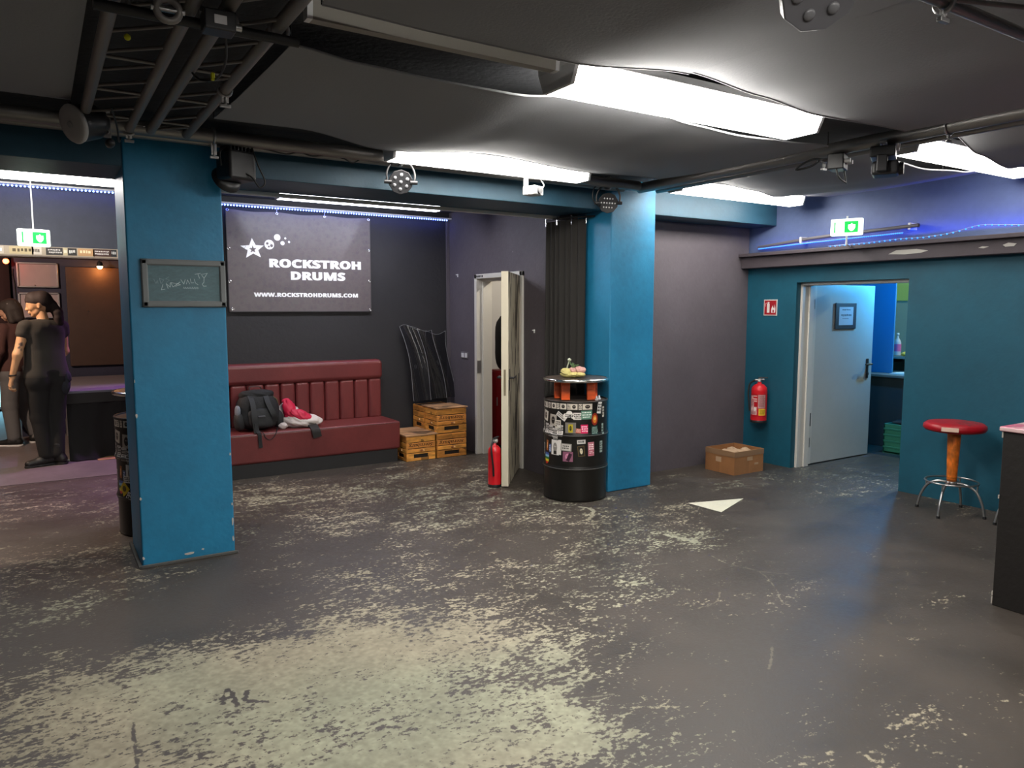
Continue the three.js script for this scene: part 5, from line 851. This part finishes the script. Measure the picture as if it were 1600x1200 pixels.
function hand(wrist, elbow, thumbDir, curl = .35) {   // palm and five separate curled fingers
  const w = V(...wrist), d = w.clone().sub(V(...elbow)).normalize(), th = V(...thumbDir).addScaledVector(d, -V(...thumbDir).dot(d)).normalize(), n = d.clone().cross(th).normalize(), bones = [];
  const at = (a, b, c) => { const p = w.clone().addScaledVector(d, a).addScaledVector(th, b).addScaledVector(n, c); return [p.x, p.y, p.z]; };
  for (const b of [-.026, -.009, .009, .026]) bones.push([at(.0, b * .5, 0), at(.085, b, .0), .016, .0125]);
  [[.028, .075], [.01, .085], [-.009, .08], [-.027, .062]].forEach(([b, L], i) => { const c = curl * (1 + i * .18); const p0 = at(.085, b, 0), p1 = at(.085 + L * .45 * Math.cos(c * .6), b * 1.05, L * .45 * Math.sin(c * .6)), p2 = at(.085 + L * (.45 * Math.cos(c * .6) + .33 * Math.cos(c * 1.8)), b * 1.05, L * (.45 * Math.sin(c * .6) + .33 * Math.sin(c * 1.8))), p3 = at(.085 + L * (.45 * Math.cos(c * .6) + .33 * Math.cos(c * 1.8) + .22 * Math.cos(c * 2.8)), b * 1.05, L * (.45 * Math.sin(c * .6) + .33 * Math.sin(c * 1.8) + .22 * Math.sin(c * 2.8))); bones.push([p0, p1, .0095, .009], [p1, p2, .009, .0085], [p2, p3, .0085, .0075]); });
  bones.push([at(.022, .022, .004), at(.052, .048, .016), .014, .0105], [at(.052, .048, .016), at(.085, .056, .03), .0105, .0085]);
  const c = at(.07, 0, .01); return field(bones, .125, 72, c, .008);
}
function paint(g, fn) { const p = g.attributes.position, c = new Float32Array(p.count * 3); for (let i = 0; i < p.count; i++) { const q = fn(p.getX(i), p.getY(i), p.getZ(i)); c.set(q, 3 * i); } g.setAttribute('color', new THREE.BufferAttribute(c, 3)); return g; }
function headBones(hc, M4) { const T = (x, y, z) => { const v = V(x, y, z).applyMatrix4(M4); return [v.x + hc[0], v.y + hc[1], v.z + hc[2]]; }; return [[T(0, .035, .02), T(0, .03, -.02), .088, .086], [T(0, .0, .025), T(0, .01, -.03), .078, .074], [T(0, -.05, -.03), T(0, -.085, -.062), .052, .03], [T(-.025, -.06, -.03), T(.025, -.06, -.03), .042, .042], [T(0, .012, -.098), T(0, -.026, -.116), .009, .013], [T(-.012, -.03, -.104), T(.012, -.03, -.104), .009, .009], [T(-.035, .028, -.086), T(.035, .028, -.086), .013, .013], [T(-.02, -.058, -.094), T(.02, -.058, -.094), .0085, .0085], [T(-.017, -.068, -.091), T(.017, -.068, -.091), .009, .009], [T(-.078, .012, .012), T(-.084, -.022, .006), .013, .010], [T(.078, .012, .012), T(.084, -.022, .006), .013, .010], [T(-.04, -.02, -.062), T(.04, -.02, -.062), .03, .03]]; }
function person(label, p, turn, o) {   // local frame: forward -z, right +x, feet at y 0
  const g = thing('person', label, 'person', p, turn), s = o.scale; g.scale.setScalar(s);
  const { sh, hip, arms, legs, hc, headYaw, headPitch } = o;
  const M4 = new THREE.Matrix4().makeRotationFromEuler(new THREE.Euler(headPitch, headYaw, 0, 'YXZ'));
  const body = [[[0, 1.49, .01], [hc[0] * .7, hc[1] - .06, hc[2] * .7], .05, .052]];
  for (const q of [-1, 1]) body.push([[q * .08, 1.40, .01], [q * sh * .92, 1.425, .01], .085, .055], [[q * .075, 1.36, 0], [q * .06, 1.12, -.005], .105, .088], [[q * .06, 1.12, -.005], [q * hip, .95, .01], .09, .108]);
  const limbs = [];
  for (const a of arms) limbs.push([a.s, a.e, .05, .038], [a.e, a.w, .039, .026]);
  const legB = []; for (const l of legs) legB.push([l.h, l.k, .092, .058], [l.k, l.a, .055, .036]);
  const skinB = field([...body, ...limbs, ...legB], 1.0, 168, [0, .93, 0], .035);
  const hd = field(headBones(hc, M4), .18, 96, hc, .018);
  const parts = [skinB, hd, ...arms.map((a) => hand(a.w, a.e, a.thumb, a.curl))];
  const skin = merge(parts.map((q) => paint(q, (x, y, z) => { for (const t of o.tattoo || []) if (Math.hypot(x - t[0], y - t[1], z - t[2]) < t[3]) return [.12, .075, .06]; return o.skin; })));
  obj('body', skin, std(0xffffff, .55, 0, { vertexColors: true }), g);
  const T = (x, y, z) => { const v = V(x, y, z).applyMatrix4(M4); return [v.x + hc[0], v.y + hc[1], v.z + hc[2]]; };
  for (const q of [-1, 1]) { obj('eye', tx(new THREE.SphereGeometry(.0115, 12, 8), ...T(q * .034, .006, -.083)), std(lin(.5, .48, .45), .3), g); obj('iris', tx(new THREE.SphereGeometry(.006, 10, 6), ...T(q * .034, .006, -.0915)), std(lin(.03, .02, .015), .3), g); }
  obj('lips', tube([T(-.022, -.062, -.1), T(-.01, -.06, -.1045), T(0, -.062, -.1055), T(.01, -.06, -.1045), T(.022, -.062, -.1)], .004, 20, 6), std(lin(.32, .12, .1), .5), g);
  obj('hair', field(o.hair(T), .3, 96, [hc[0], hc[1] - .05, hc[2]], .03), std(o.hairColor, .75, 0, { bumpMap: bumpFine, bumpScale: .002 }), g);
  // clothes follow the body
  const shirt = [[[0, 1.40, .015], [0, 1.0, .015], .105, .115]]; for (const q of [-1, 1]) shirt.push([[q * .085, 1.40, .012], [q * sh * .9, 1.425, .01], .095, .066], [[q * .078, 1.36, 0], [q * .07, 1.12, 0], .122, .110], [[q * .07, 1.12, 0], [q * hip * .95, .93, .01], .112, .124]);
  for (const a of arms) { const m = [0, 1, 2].map((i) => a.s[i] + (a.e[i] - a.s[i]) * o.sleeve); shirt.push([a.s, o.sleeve >= 1 ? a.e : m, .066, o.sleeve >= 1 ? .055 : .064]); if (o.sleeve >= 1) shirt.push([a.e, [0, 1, 2].map((i) => a.e[i] + (a.w[i] - a.e[i]) * .95), .054, .04]); }
  obj('shirt', metric(field(shirt, .62, 110, [0, 1.2, 0], .03)), o.shirtM, g);
  const tr = [[[0, .97, .02], [0, .9, .02], .11, .1]]; for (const q of [-1, 1]) tr.push([[q * hip * .8, .97, .012], [q * hip, .88, .012], .115, .12]);
  for (const l of legs) tr.push([l.h, l.k, .112, o.wide * .082], [l.k, [l.a[0], l.a[1] + .02, l.a[2]], o.wide * .08, o.wide * .066]);
  obj('trousers', metric(field(tr, .62, 110, [0, .52, 0], .025)), o.trouserM, g);
  for (const l of legs) {   // shoes: ankle to toe along l.toe
    const d = V(l.toe[0], 0, l.toe[1]).normalize(), A = l.a, P = (f, y) => [A[0] + d.x * f, y, A[2] + d.z * f];
    const sg = field([[P(-.045, .055), P(.05, .055), .048, .046], [P(.05, .05), P(.165, .036), .044, .036], [P(-.02, .1), P(.0, o.boot ? .2 : .11), .05, o.boot ? .055 : .048]], .28, 64, [A[0] + d.x * .05, .12, A[2] + d.z * .05], .02);
    const pp = sg.attributes.position; for (let i = 0; i < pp.count; i++) if (pp.getY(i) < .012) pp.setY(i, .012); sg.computeVertexNormals(); const so = obj('shoe', metric(sg), o.shoeM, g);
    const soleG = field([[P(-.05, .012), P(.06, .012), .046, .044], [P(.06, .012), P(.17, .012), .044, .034]], .28, 56, [A[0] + d.x * .06, .012, A[2] + d.z * .06], .02); const q2 = soleG.attributes.position; for (let i = 0; i < q2.count; i++) q2.setY(i, Math.max(.001, Math.min(.022, q2.getY(i)))); soleG.computeVertexNormals(); obj('sole', metric(soleG), o.soleM, so);
    if (o.stripe) obj('side_stripe', tube([P(-.03, .05), P(.02, .075), P(.08, .05), P(.12, .06)].map(([x, y, z]) => [x - d.z * .045, y, z + d.x * .045]), .008, 20, 6), M.whitePlastic, so);
  }
  return g;
}
{
  const woman = person('woman with a ponytail in dark T-shirt and black trousers, back turned, left arm bare', [.03, .004, -9.22], .5, {
    scale: 1.03, sh: .172, hip: .095, skin: [.60, .34, .18], tattoo: [[-.245, 1.25, .045, .019], [-.265, 1.222, .045, .013], [-.25, 1.2, .05, .012]], sleeve: .22, wide: 1.0, boot: true,
    hc: [-.01, 1.635, -.025], headYaw: .95, headPitch: -.12,
    arms: [{ s: [-.185, 1.415, .01], e: [-.265, 1.15, .01], w: [-.30, .92, -.05], thumb: [.3, 0, -1], curl: .5 }, { s: [.185, 1.415, .01], e: [.235, 1.16, -.06], w: [.19, .97, -.2], thumb: [-.6, .2, -1], curl: .6 }],
    legs: [{ h: [-.09, .93, .01], k: [-.082, .5, -.02], a: [-.06, .095, .02], toe: [-1, -.12] }, { h: [.09, .93, .01], k: [.078, .5, 0], a: [.035, .095, .06], toe: [-.55, -1] }],
    hairColor: lin(.018, .009, .008), shirtM: std(0xffffff, .9, 0, { map: mottle(.20, .19, .175, .25, 28, 5) }), trouserM: std(lin(.008, .008, .008), .9), shoeM: std(lin(.007, .007, .007), .5), soleM: M.black,
    hair: (T) => [[T(0, .05, .03), T(0, .05, -.015), .097, .092], [T(0, .01, .055), T(0, -.02, .06), .075, .06], [T(0, .075, -.05), T(0, .06, -.06), .06, .05], [T(0, .02, .09), T(0, -.01, .118), .03, .034], [T(0, -.01, .118), T(.0, -.09, .145), .036, .046], [T(0, -.09, .145), T(.005, -.19, .145), .046, .04], [T(.015, -.15, .15), T(.03, -.27, .13), .034, .012], [T(-.02, -.15, .14), T(-.02, -.23, .125), .03, .012]],
  });
  obj('wrist_band', tx(new THREE.TorusGeometry(.03, .007, 8, 20), -.297, .945, -.043, 0, Math.PI / 2), M.black, woman);
  obj('waist_cloth', [tx(blob(.055, .085, .085, 95, .2, 2.6, 30), .15, .9, .06), tx(blob(.05, .1, .04, 96, .2, 3, 30), .13, .82, .1)], std(lin(.016, .018, .026), .9), woman);
  person('person in grey trousers, maroon top and black and white sneakers half hidden behind the woman', [-.27, .004, -10.78], .9, {
    scale: .99, sh: .18, hip: .1, skin: [.38, .22, .15], sleeve: 1, wide: 1.1, boot: false, stripe: true, hc: [0, 1.64, -.03], headYaw: .2, headPitch: -.2,
    arms: [{ s: [-.19, 1.42, .01], e: [-.26, 1.16, .02], w: [-.27, .93, -.06], thumb: [.4, 0, -1], curl: .4 }, { s: [.19, 1.42, .01], e: [.25, 1.16, -.03], w: [.2, .96, -.16], thumb: [-.5, 0, -1], curl: .5 }],
    legs: [{ h: [-.1, .93, .01], k: [-.11, .5, -.02], a: [-.12, .095, .02], toe: [-.25, -1] }, { h: [.1, .93, .01], k: [.13, .52, -.08], a: [.17, .1, .06], toe: [1, -.3] }],
    hairColor: lin(.02, .014, .012), shirtM: std(0xffffff, .9, 0, { map: mottle(.27, .17, .16, .3, 29, 5) }), trouserM: std(lin(.11, .11, .115), .9), shoeM: std(lin(.01, .01, .01), .5), soleM: M.whitePlastic,
    hair: (T) => [[T(0, .05, .03), T(0, .05, -.015), .098, .093], [T(0, .0, .06), T(0, -.1, .07), .085, .07], [T(-.06, .0, .02), T(-.07, -.13, .03), .045, .04], [T(.06, .0, .02), T(.07, -.13, .03), .045, .04]],
  });
}

renderer.render(scene, camera);
